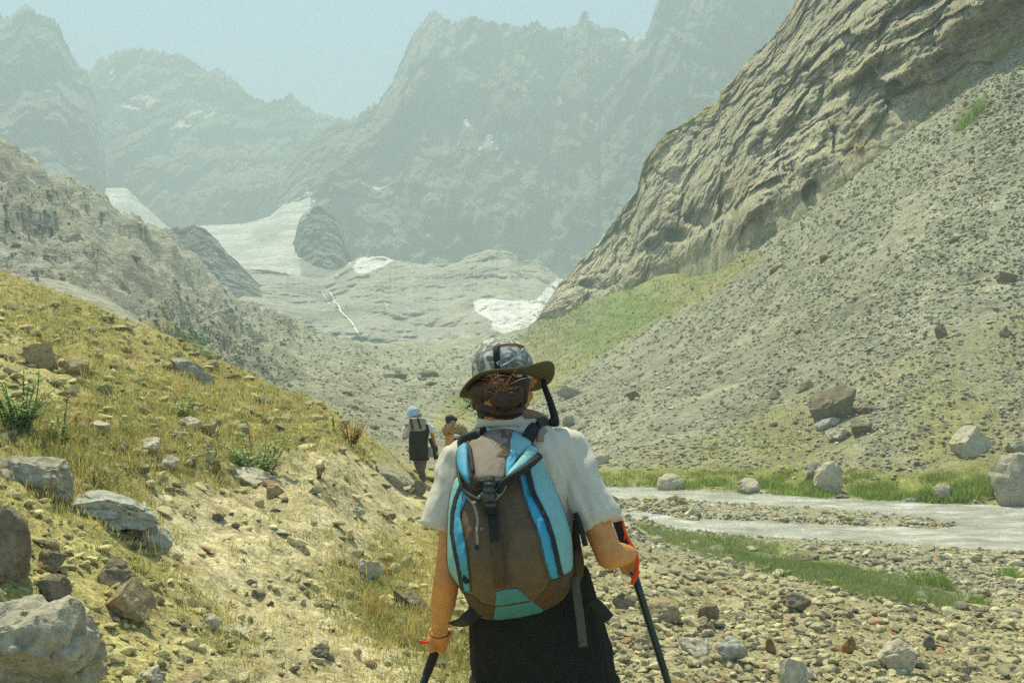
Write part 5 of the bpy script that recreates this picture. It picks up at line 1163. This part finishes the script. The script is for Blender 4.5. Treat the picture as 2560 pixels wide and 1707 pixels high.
for pp in ([(1296, 1182), (1308, 1228), (1324, 1282), (1346, 1330), (1360, 1395), (1376, 1448)], [(1160, 1216), (1150, 1290), (1162, 1352), (1168, 1392), (1177, 1478)], [(1345, 1165), (1378, 1240), (1405, 1320), (1418, 1400), (1422, 1428)], [(1262, 1270), (1268, 1340), (1262, 1400), (1275, 1470)]): strapline('seam', pp, 1.6, M['darkbrown'], .0095, .004)
# bottom patches
patch('bottom_patch', [(1242, 1478), (1268, 1472), (1294, 1470), (1325, 1498), (1365, 1529), (1303, 1544), (1250, 1549), (1234, 1549), (1238, 1515)], .003, M['teal'], bpk, .003, 8, round_=0)
strapline('seam', [(1238, 1516), (1275, 1512), (1325, 1503)], 3, M['darkbrown'], .009, .004)
patch('bottom_panel', [(1158, 1480), (1180, 1486), (1205, 1508), (1238, 1515), (1234, 1547), (1194, 1539), (1174, 1513)], .002, M['darkbrown'], bpk, .003, 8, round_=0)
patch('bottom_panel', [(1373, 1452), (1404, 1442), (1431, 1428), (1427, 1455), (1418, 1480), (1390, 1510), (1365, 1528), (1335, 1504), (1345, 1490), (1368, 1468)], .002, M['darkbrown'], bpk, .003, 8, round_=0)
# daisy strip and hanging cord
strapline('strap', [(1232, 1255), (1236, 1300), (1240, 1350), (1246, 1400), (1250, 1470)], 27, M['darkbrown'], .008, .006)
strapline('strap', [(1230, 1262), (1233, 1300), (1236, 1352)], 24, M['web'], .015, .006)
# lid
LID = [(1150, 1120), (1172, 1098), (1206, 1079), (1255, 1070), (1290, 1074), (1324, 1096), (1350, 1128), (1340, 1150), (1312, 1176), (1290, 1196), (1262, 1212), (1240, 1228), (1205, 1228), (1180, 1226), (1160, 1205), (1146, 1175), (1142, 1145)]
LIDc = [(1172, 1098), (1206, 1079), (1255, 1070), (1284, 1073), (1276, 1100), (1272, 1140), (1264, 1180), (1258, 1206), (1240, 1226), (1205, 1226), (1186, 1214), (1182, 1180), (1176, 1140)]
def lids(u, v): return np.interp(v, [1066, 1080, 1100, 1130, 1160, 1190, 1230], [2.90, 2.83, 2.775, 2.725, 2.685, 2.652, 2.636]) + .03 * ((u - 1245) / 110) ** 2
def kidof(o, p): o.parent = p; return o
lid = patch('lid', LID, 0, M['darkbrown'], bpk, .0, 24, thick=.05, surf=lids, step=6)
def lidpatch(nm, poly, off_, mat, puff=.006, pw=12, thick=.006, **kw):
    return kidof(patch(nm, poly, off_, mat, None, puff, pw, thick, surf=lids, step=5, **kw), lid)
lidpatch('lid_panel', LIDc, .004, M['taupe'], .012, 30, wr=.005)
lidpatch('lid_wing', [(1143, 1118), (1165, 1102), (1170, 1125), (1170, 1150), (1173, 1185), (1178, 1214), (1166, 1204), (1146, 1176), (1141, 1150)], .006, M['blue'], .008, 10)
lidpatch('lid_wing', [(1276, 1082), (1289, 1074), (1325, 1100), (1330, 1112), (1300, 1138), (1268, 1180), (1263, 1196), (1266, 1150)], .008, M['turq'], .010, 14, wr=.004)
lidpatch('lid_wing', [(1268, 1128), (1300, 1128), (1290, 1152), (1264, 1196)], .017, M['blue'], .002, 6)  # shadowed part of the right wing, painted as a darker blue patch
lidpatch('lid_flap', [(1325, 1108), (1347, 1122), (1340, 1136), (1310, 1166), (1262, 1198), (1268, 1180), (1300, 1145)], .024, M['turq'], .008, 9, wr=.004)
lidpatch('lid_piping', [(1168, 1112), (1178, 1112), (1184, 1150), (1188, 1186), (1178, 1180), (1172, 1150)], .018, M['web'], .006, 5)
lidpatch('lid_hem', [(1184, 1182), (1200, 1200), (1240, 1196), (1262, 1196), (1246, 1222), (1205, 1228), (1188, 1218)], .020, M['web'], .004, 6)
# cinch straps in a V under the lid
def lidon(u, v, o_): return S(u, v, float(lids(np.array([u]), np.array([v]))[0]) - o_)
tube('compression_strap', [on(1146, 1180, .03), on(1152, 1212, .03), on(1170, 1235, .045), on(1200, 1252, .055)], .006, M['web'], bpk, flat=.6)
tube('compression_strap', [lidon(1352, 1138, .02), lidon(1330, 1158, .03), lidon(1296, 1182, .035), lidon(1262, 1204, .035), on(1246, 1232, .05)], .009, M['web'], bpk, flat=.45)
# buckle
def bbox_(u0, u1, v0, v1, yf, th, bev=.002):
    V = []; a, b_ = S(u0, v1, yf), S(u1, v0, yf)
    bm = bmesh.new(); bmesh.ops.create_cube(bm, size=1)
    for v in bm.verts: v.co = Vector(((a.x + b_.x) / 2 + v.co.x * (b_.x - a.x), yf + th / 2 + v.co.y * th, (a.z + b_.z) / 2 + v.co.z * (b_.z - a.z)))
    bmesh.ops.bevel(bm, geom=bm.edges[:], offset=bev, segments=2, affect='EDGES'); V = [v.co.copy() for v in bm.verts]; bm.verts.index_update(); Fc = [tuple(v.index for v in f.verts) for f in bm.faces]; bm.free(); return V, Fc
by_ = 2.592
pymesh('buckle', *join([bbox_(1210, 1238, 1206, 1214, by_, .012), bbox_(1212, 1236, 1214, 1222, by_ + .002, .008), bbox_(1208, 1239, 1220, 1232, by_ - .001, .014), bbox_(1206, 1242, 1228, 1256, by_ + .001, .012), bbox_(1200, 1211, 1232, 1248, by_ + .001, .011), bbox_(1236, 1245, 1230, 1246, by_ + .001, .011), bbox_(1211, 1241, 1258, 1267, by_ - .001, .013)]), M['plastic'], bpk)
tube('strap', [S(1224, 1190, 2.62), S(1224, 1205, 2.604), S(1225, 1235, by_ + .012), S(1226, 1262, by_ + .012), on(1228, 1285, .018)], .014, M['web'], bpk, flat=.3)
ck = [on(1168, 1228, .02), on(1172, 1245, .028), on(1184, 1260, .03), on(1190, 1278, .03), on(1194, 1300, .022), on(1192, 1330, .018), on(1194, 1362, .016)]
tube('elastic_cord', ck, .0035, M['cord'], bpk); tube('elastic_cord', [on(1264, 1214, .04), on(1256, 1230, .045), on(1240, 1246, .06)], .003, M['cord'], bpk)
tube('elastic_cord', [on(1184, 1258, .03), on(1200, 1240, .05), on(1208, 1236, .055)], .0035, M['cap'], bpk)
pymesh('tab', *ellipsoid(on(1192, 1366, .016), (.006, .004, .009), n=2), M['web'], bpk); pymesh('tab', *ellipsoid(on(1166, 1446, .012), (.011, .004, .015), n=2), M['web'], bpk)
# shoulder straps, hip belt, loose webbing
tube('shoulder_strap', [S(1212, 1082, 2.84), S(1190, 1092, 2.79), S(1168, 1100, 2.81), S(1152, 1104, 2.86), S(1148, 1108, 3.0)], .020, M['web'], bpk, flat=.4)
tube('shoulder_strap', [S(1318, 1100, 2.80), S(1328, 1080, 2.81), S(1343, 1066, 2.835), S(1358, 1058, 2.90), S(1370, 1060, 2.97), S(1376, 1090, 3.06)], .019, M['web'], bpk, flat=.4)
tube('shoulder_strap', [S(1350, 1104, 2.815), S(1352, 1084, 2.82), S(1362, 1072, 2.85)], .011, M['taupe'], bpk, flat=.4)
tube('hip_belt', [S(1196, 1524, 2.80), S(1170, 1545, 2.80), S(1152, 1556, 2.84), S(1122, 1558, 2.92)], [.021, .020, .015, .004], M['web'], bpk, flat=.35)
tube('hip_belt', [S(1428, 1420, 2.84), S(1447, 1400, 2.88), S(1440, 1340, 2.86), S(1442, 1300, 2.84)], .011, M['web'], bpk, flat=.5)
tube('hip_belt', [S(1478, 1500, 2.80), S(1500, 1520, 2.80), S(1522, 1546, 2.81)], .017, M['web'], bpk, flat=.35)
tube('webbing_tail', [S(1438, 1282, 2.83), S(1450, 1310, 2.80), S(1464, 1364, 2.79)], .0075, M['web'], bpk, flat=.3)
tube('webbing_tail', [S(1436, 1440, 2.775), S(1444, 1500, 2.765), S(1452, 1560, 2.76), S(1458, 1616, 2.755)], .0125, M['webgrey'], bpk, flat=.25)
pymesh('side_pocket', *ellipsoid(S(1438, 1412, 2.89), (.026, .05, .055), n=4), M['darkbrown'], bpk)
# drinking tube standing up by the collar
tube('drinking_tube', [S(1388, 1062, 2.97), S(1386, 1040, 2.96), S(1374, 1000, 2.96), S(1362, 968, 2.97), S(1358, 944, 2.99)], [.013, .012, .010, .009, .006], M['web'], bpk, n=12)
tube('mouthpiece', [S(1374, 1052, 2.955), S(1386, 1054, 2.955)], .014, M['web'], bpk, n=12)

# ------------------------------------------------------------ trekking poles
def gpoint(a, b_):
    d = (b_ - a).normalized(); p = a.copy(); k = 0
    while p.z > float(H(np.array([p.x]), np.array([max(p.y, .5)]))[0]) and k < 400: p += d * .01; k += 1
    return p
def pole(top, bot, hand, label, capp, strapf):
    e = gpoint(top, bot); root = empty('trekking_pole', e); tag(root, label, 'trekking pole'); d = (e - top).normalized()
    tube('grip', [top, top + d * .05, top + d * .12, top + d * .17], [.0165, .0145, .0155, .013], M['web'], root, n=14)
    if capp: tube('grip_cap', [top - d * .012, top + d * .002], [.0175, .019], M['cap'], root, n=14)
    a = top + d * .165; L = (e - a).length
    tube('shaft', [a, a + d * L * .5], [.0125, .0118], M['pole'], root, n=14); tube('lock_lever', [a + d * L * .47, a + d * L * .53], .0155, M['web'], root, n=12)
    tube('shaft', [a + d * L * .5, a + d * (L - .06)], [.0098, .009], M['pole'], root, n=12)
    tube('basket', [e - d * .075, e - d * .065], [.03, .03], M['web'], root, n=16); tube('tip', [e - d * .065, e + d * .01], [.007, .003], M['cap'], root)
    strapf(root)
def rs(root):
    q = [S(1556, 1298, 3.10), S(1562, 1325, 3.09), S(1574, 1352, 3.08), S(1588, 1380, 3.07), S(1594, 1405, 3.075), S(1591, 1430, 3.09), S(1584, 1452, 3.11)]
    tube('wrist_strap', q, [.003, .0035, .004, .0055, .005, .006, .008], M['red'], root, flat=.5)
    tube('wrist_strap', [S(1557, 1300, 3.11), S(1563, 1330, 3.12), S(1560, 1352, 3.13)], .003, M['red'], root)
    tube('strap_end', [S(1594, 1425, 3.09), S(1588, 1440, 3.09), S(1580, 1460, 3.11)], [.009, .010, .006], M['red'], root, flat=.5)
def ls(root):
    tube('wrist_strap', [S(1080, 1603, 3.10), S(1064, 1605, 3.09), S(1048, 1604, 3.09)], [.003, .004, .008], M['red'], root, flat=.5); tube('strap_end', [S(1074, 1602, 3.11), S(1071, 1620, 3.12)], [.006, .004], M['red'], root)
pole(pr_top, pr_bot, RHc, 'dark trekking pole with red wrist strap in the front hiker\'s right hand', True, rs)
pole(pl_top, pl_bot, LHc, 'dark trekking pole with red wrist strap held low in the front hiker\'s left hand', False, ls)
tube('wrist_cord', [LW + Vector((math.cos(a) * .030, -.01 + math.sin(a) * .030, -.012 + .008 * math.sin(a))) for a in np.linspace(0, 5.6, 8)], .0018, M['web'], hk, cyc=True)
# ------------------------------------------------------------ the two hikers ahead
M['white'] = plain('white', (.78, .76, .72), .9, .2, .05, 20, .3, .01)
M['bluehat'] = plain('bluehat', (.40, .52, .58), .9, .2, .08, 20, .3, .01)
M['blonde'] = plain('blonde', (.38, .24, .10), .5, .4, .5, 30, .9, .02)
M['pink'] = plain('pink', (.62, .36, .36), .9, .2, .08, 20, .3, .01)
M['grey'] = plain('grey', (.30, .31, .26), .8, .3, .2, 20, .3, .01)
M['socks'] = plain('socks', (.15, .125, .095), .9, .2, .3, 20, .3, .01)
def farhand(c, fwd, r=.009):
    c = Vector(c); f = Vector(fwd).normalized(); s = f.cross(Vector((0, 1, .01))).normalized(); P = [capsule(c, .030, c + f * .05, .030)]
    for i, L_ in enumerate((.06, .07, .066, .052)):
        o_ = s * (i - 1.5) * .019; P += [capsule(c + f * .05 + o_, r, c + f * (.05 + L_ * .5) + o_, r), capsule(c + f * (.05 + L_ * .5) + o_, r, c + f * (.05 + L_ * .8) + o_ + Vector((0, .025, 0)), r * .9)]
    P.append(capsule(c + s * .03, .011, c + s * .05 + f * .04, .010)); return P
def walker(y, pts, label, rad=1.0):
    g = float(H(np.array([pts['hip'][0].x]), np.array([y]))[0]); root = empty('person', (pts['hip'][0].x, y, g)); tag(root, label, 'person'); B = []
    hd_ = pts['head']; nk = pts['neck']
    B += [ellipsoid(hd_, (.078, .095, .112)), ellipsoid(hd_ + Vector((0, .05, -.05)), (.055, .055, .06)), capsule(hd_ + Vector((0, .10, -.01)), .012, hd_ + Vector((0, .105, -.03)), .014), capsule(hd_ + Vector((0, 0, -.06)), .052, nk, .056)]
    for s in (-1, 1): B.append(ellipsoid(hd_ + Vector((s * .082, 0, -.01)), (.01, .02, .03)))
    lh, rh = pts['hip']; ls_, rs_ = pts['sh']; mid = (lh + rh) / 2
    B += [capsule(nk, .07, nk.lerp(mid, .35), .13), capsule(ls_.lerp(rs_, .25), .085, lh.lerp(rh, .2), .10), capsule(ls_.lerp(rs_, .75), .085, lh.lerp(rh, .8), .10), capsule(ls_, .055, rs_, .055)]
    for a in pts['arms']: B += [capsule(a[0], .050, a[1], .038), capsule(a[1], .038, a[2], .027)] + farhand(a[2], a[2] - a[1])
    for l in pts['legs']: B += [capsule(l[0], .095, l[1], .058), capsule(l[1], .058, l[1].lerp(l[2], .35) + Vector((0, -.02, 0)), .055), capsule(l[1].lerp(l[2], .35) + Vector((0, -.02, 0)), .055, l[2], .036)]
    remeshed('body', B, .012, M['skin'], root, 2)
    for l in pts['legs']: pymesh('shoe', *join([capsule(l[2] + Vector((0, -.05, -.05)), .045, l[2] + Vector((0, .14, -.055)), .042), capsule(l[2] + Vector((0, -.01, -.03)), .045, l[2] + Vector((0, 0, .04)), .045)]), M['socks'], root)
    return root
y1 = 21.0; q = lambda u, v, dy=0: S(u, v, y1 + dy)
gz1 = float(H(np.array([S(1052, 1200, y1).x]), np.array([y1]))[0]); gv = CY - (gz1 - CZ) * F / y1
w1 = walker(y1, dict(head=q(1036, 1038), neck=q(1041, 1055), sh=(q(1017, 1066), q(1071, 1064)), hip=(q(1038, 1130), q(1060, 1130)),
    arms=[(q(1015, 1066), q(1010, 1095), q(1014, 1096, .25)), (q(1073, 1066), q(1083, 1092), q(1089, 1116, .1))],
    legs=[(q(1040, 1130), q(1046, 1162, -.05), q(1060, gv - 8, -.1)), (q(1058, 1130), q(1056, 1162, .2), q(1052, gv - 10, .3))]),
    'far hiker in a light blue sun hat and white shirt with a black pack')
remeshed('shirt', [loft([(q(1041, 1056), Vector((.08, 0, 0)), Vector((0, .08, 0))), (q(1043, 1063), Vector((.21, 0, 0)), Vector((0, .12, 0))), (q(1045, 1085), Vector((.22, 0, 0)), Vector((0, .14, 0))), (q(1048, 1125), Vector((.19, 0, 0)), Vector((0, .14, 0)))]),
    sleeve(q(1066, 1064), q(1078, 1076), .10, .08, .0), sleeve(q(1020, 1068), q(1010, 1092), .10, .085, 0), capsule(q(1078, 1072), .075, q(1079, 1076), .07)], .015, M['white'], w1, 3, .5, lambda P, N_: .012 * fbm(P * 9, 3))
pymesh('shorts', *join([loft([(q(1048, 1118), Vector((.2, 0, 0)), Vector((0, .15, 0))), (q(1048, 1150), Vector((.21, 0, 0)), Vector((0, .16, 0)))])]), M['shorts'], w1)
remeshed('trousers', [capsule(q(1042, 1135), .12, q(1047, 1165, -.05), .085), capsule(q(1047, 1165, -.05), .085, q(1059, gv - 14, -.1), .055), capsule(q(1056, 1135), .12, q(1056, 1165, .2), .08), capsule(q(1056, 1165, .2), .08, q(1052, gv - 14, .3), .055)], .015, M['socks'], w1, 3)
remeshed('sun_hat', [ellipsoid(q(1032, 1026), (.125, .13, .10)), loft([(q(1032, 1022), Vector((.12, 0, .02)), Vector((0, .13, 0))), (q(1030, 1036), Vector((.155, 0, .03)), Vector((0, .16, 0))), (q(1028, 1042), Vector((.175, 0, .06)), Vector((0, .18, 0)))])], .012, M['bluehat'], w1, 3, .5, lambda P, N_: .01 * fbm(P * 12, 3))
remeshed('hair', [ellipsoid(q(1036, 1040, -.03), (.095, .09, .075)), ellipsoid(q(1050, 1038, .0), (.04, .06, .06))], .012, M['blonde'], w1, 2)
bp2 = empty('backpack', q(1048, 1140, -.25)); tag(bp2, 'black backpack with grey-green top pocket on the far hiker in the blue hat', 'backpack')
def slab(u0, u1, v0, v1, y0, y1_, mat, nm, par, vox=.015, wav=.012):
    def R_(v, f): return (S((u0 + u1) / 2, v, (y0 + y1_) / 2), Vector(((u1 - u0) / 2 * y0 / F * f, 0, 0)), Vector((0, (y1_ - y0) / 2, 0)))
    return remeshed(nm, [loft([R_(v0, .8), R_(v0 * .85 + v1 * .15, 1), R_(v0 * .2 + v1 * .8, 1.02), R_(v1, .9)])], vox, mat, par, 3, .5, lambda P, N_: wav * fbm(P * 10, 3))
slab(1022, 1070, 1072, 1146, y1 - .40, y1 - .10, M['web'], 'main_bag', bp2); slab(1022, 1066, 1044, 1077, y1 - .42, y1 - .12, M['grey'], 'top_pocket', bp2)
for a_, b_ in (((1026, 1046), (1032, 1074)), ((1044, 1044), (1052, 1072))): tube('strap', [q(*a_, -.44), q(*b_, -.45)], .02, M['web'], bp2, flat=.5)
tube('strap', [q(1066, 1060, -.3), q(1070, 1080, -.3), q(1066, 1100, -.35)], .03, M['web'], bp2, flat=.5)
jk = slab(1064, 1088, 1118, 1142, y1 - .25, y1 - .05, M['grey'], 'hanging_jacket', None); tag(jk, 'grey and black jacket hanging beside the far black backpack', 'jacket')
tube('sleeve', [q(1074, 1095, -.2), q(1082, 1115, -.2), q(1090, 1148, -.2)], .04, M['web'], jk)
def farpole(pa, pb_, label):
    e = gpoint(pa, pb_); r_ = empty('trekking_pole', e); tag(r_, label, 'trekking pole'); d = (e - pa).normalized()
    tube('grip', [pa, pa + d * .16], .022, M['web'], r_); tube('shaft', [pa + d * .16, e], .011, M['pole'], r_); tube('basket', [e - d * .07, e - d * .055], .03, M['web'], r_)
farpole(q(1090, 1112, .12), q(1101, 1180, -.3), 'thin pole in the right hand of the far hiker in the blue hat')
y2 = 20.0; q2 = lambda u, v, dy=0: S(u, v, y2 + dy)
gz2 = float(H(np.array([S(1138, 1230, y2).x]), np.array([y2]))[0]); gv2 = CY - (gz2 - CZ) * F / y2
w2 = walker(y2, dict(head=q2(1130, 1058), neck=q2(1136, 1078), sh=(q2(1120, 1090), q2(1158, 1090)), hip=(q2(1132, 1150), q2(1156, 1150)),
    arms=[(q2(1119, 1092), q2(1117, 1122), q2(1120, 1148, .15)), (q2(1160, 1092), q2(1165, 1122), q2(1162, 1140, .2))],
    legs=[(q2(1134, 1150), q2(1134, 1188), q2(1132, gv2 - 10, .1)), (q2(1154, 1150), q2(1156, 1188, .1), q2(1154, gv2 - 10, -.1))]),
    'far hiker with curly blonde hair, dark cap and pink top, half hidden behind front hiker')
remeshed('top', [loft([(q2(1139, 1082), Vector((.07, 0, 0)), Vector((0, .08, 0))), (q2(1140, 1090), Vector((.155, 0, 0)), Vector((0, .11, 0))), (q2(1142, 1120), Vector((.15, 0, 0)), Vector((0, .12, 0))), (q2(1144, 1155), Vector((.16, 0, 0)), Vector((0, .12, 0)))])], .015, M['pink'], w2, 3)
pymesh('shorts', *loft([(q2(1144, 1145), Vector((.16, 0, 0)), Vector((0, .13, 0))), (q2(1144, 1185), Vector((.19, 0, 0)), Vector((0, .15, 0)))]), M['shorts'], w2)
remeshed('hair', [ellipsoid(q2(1128, 1068, -.04), (.13, .10, .11)), ellipsoid(q2(1144, 1074, -.06), (.15, .10, .13)), ellipsoid(q2(1156, 1080, -.05), (.09, .08, .11)), ellipsoid(q2(1116, 1076, -.02), (.07, .07, .09))], .012, M['blonde'], w2, 1, .5, lambda P, N_: .04 * fbm(P * 16, 3, .6, True))
remeshed('cap', [ellipsoid(q2(1125, 1046), (.105, .11, .085)), ellipsoid(q2(1137, 1048), (.06, .07, .05)), capsule(q2(1120, 1055, -.05), .05, q2(1121, 1066, -.08), .03)], .012, M['web'], w2, 2)
bp3 = empty('backpack', q2(1152, 1150, -.25)); tag(bp3, 'small black and white pack on the blonde far hiker', 'backpack')
slab(1136, 1162, 1088, 1145, y2 - .32, y2 - .10, M['web'], 'main_bag', bp3); tube('strap', [q2(1134, 1090, -.33), q2(1150, 1092, -.36), q2(1162, 1104, -.34)], .035, M['cap'], bp3, flat=.4)
# ------------------------------------------------------------ haze
def box(name, lo, hi, mat):
    V = [(x, y, z) for z in (lo[2], hi[2]) for y in (lo[1], hi[1]) for x in (lo[0], hi[0])]
    Fc = [(0, 2, 3, 1), (4, 5, 7, 6), (0, 1, 5, 4), (2, 6, 7, 3), (0, 4, 6, 2), (1, 3, 7, 5)]
    return mk(name, V, Fc, mat, smooth_=False)
hm = bpy.data.materials.new('haze'); hm.use_nodes = True; t = hm.node_tree
t.nodes.remove(t.nodes['Principled BSDF'])
pv = t.nodes.new('ShaderNodeVolumePrincipled'); pv.inputs['Color'].default_value = (.64, .79, .84, 1)
pv.inputs['Density'].default_value = HAZE; pv.inputs['Anisotropy'].default_value = 0.0
t.links.new(pv.outputs[0], t.nodes['Material Output'].inputs['Volume'])
hz = box('haze', (-2600, -60, min(ZMIN) - 1), (2600, 1750, max(ZMAX) + 4), hm); tag(hz, kind='stuff')
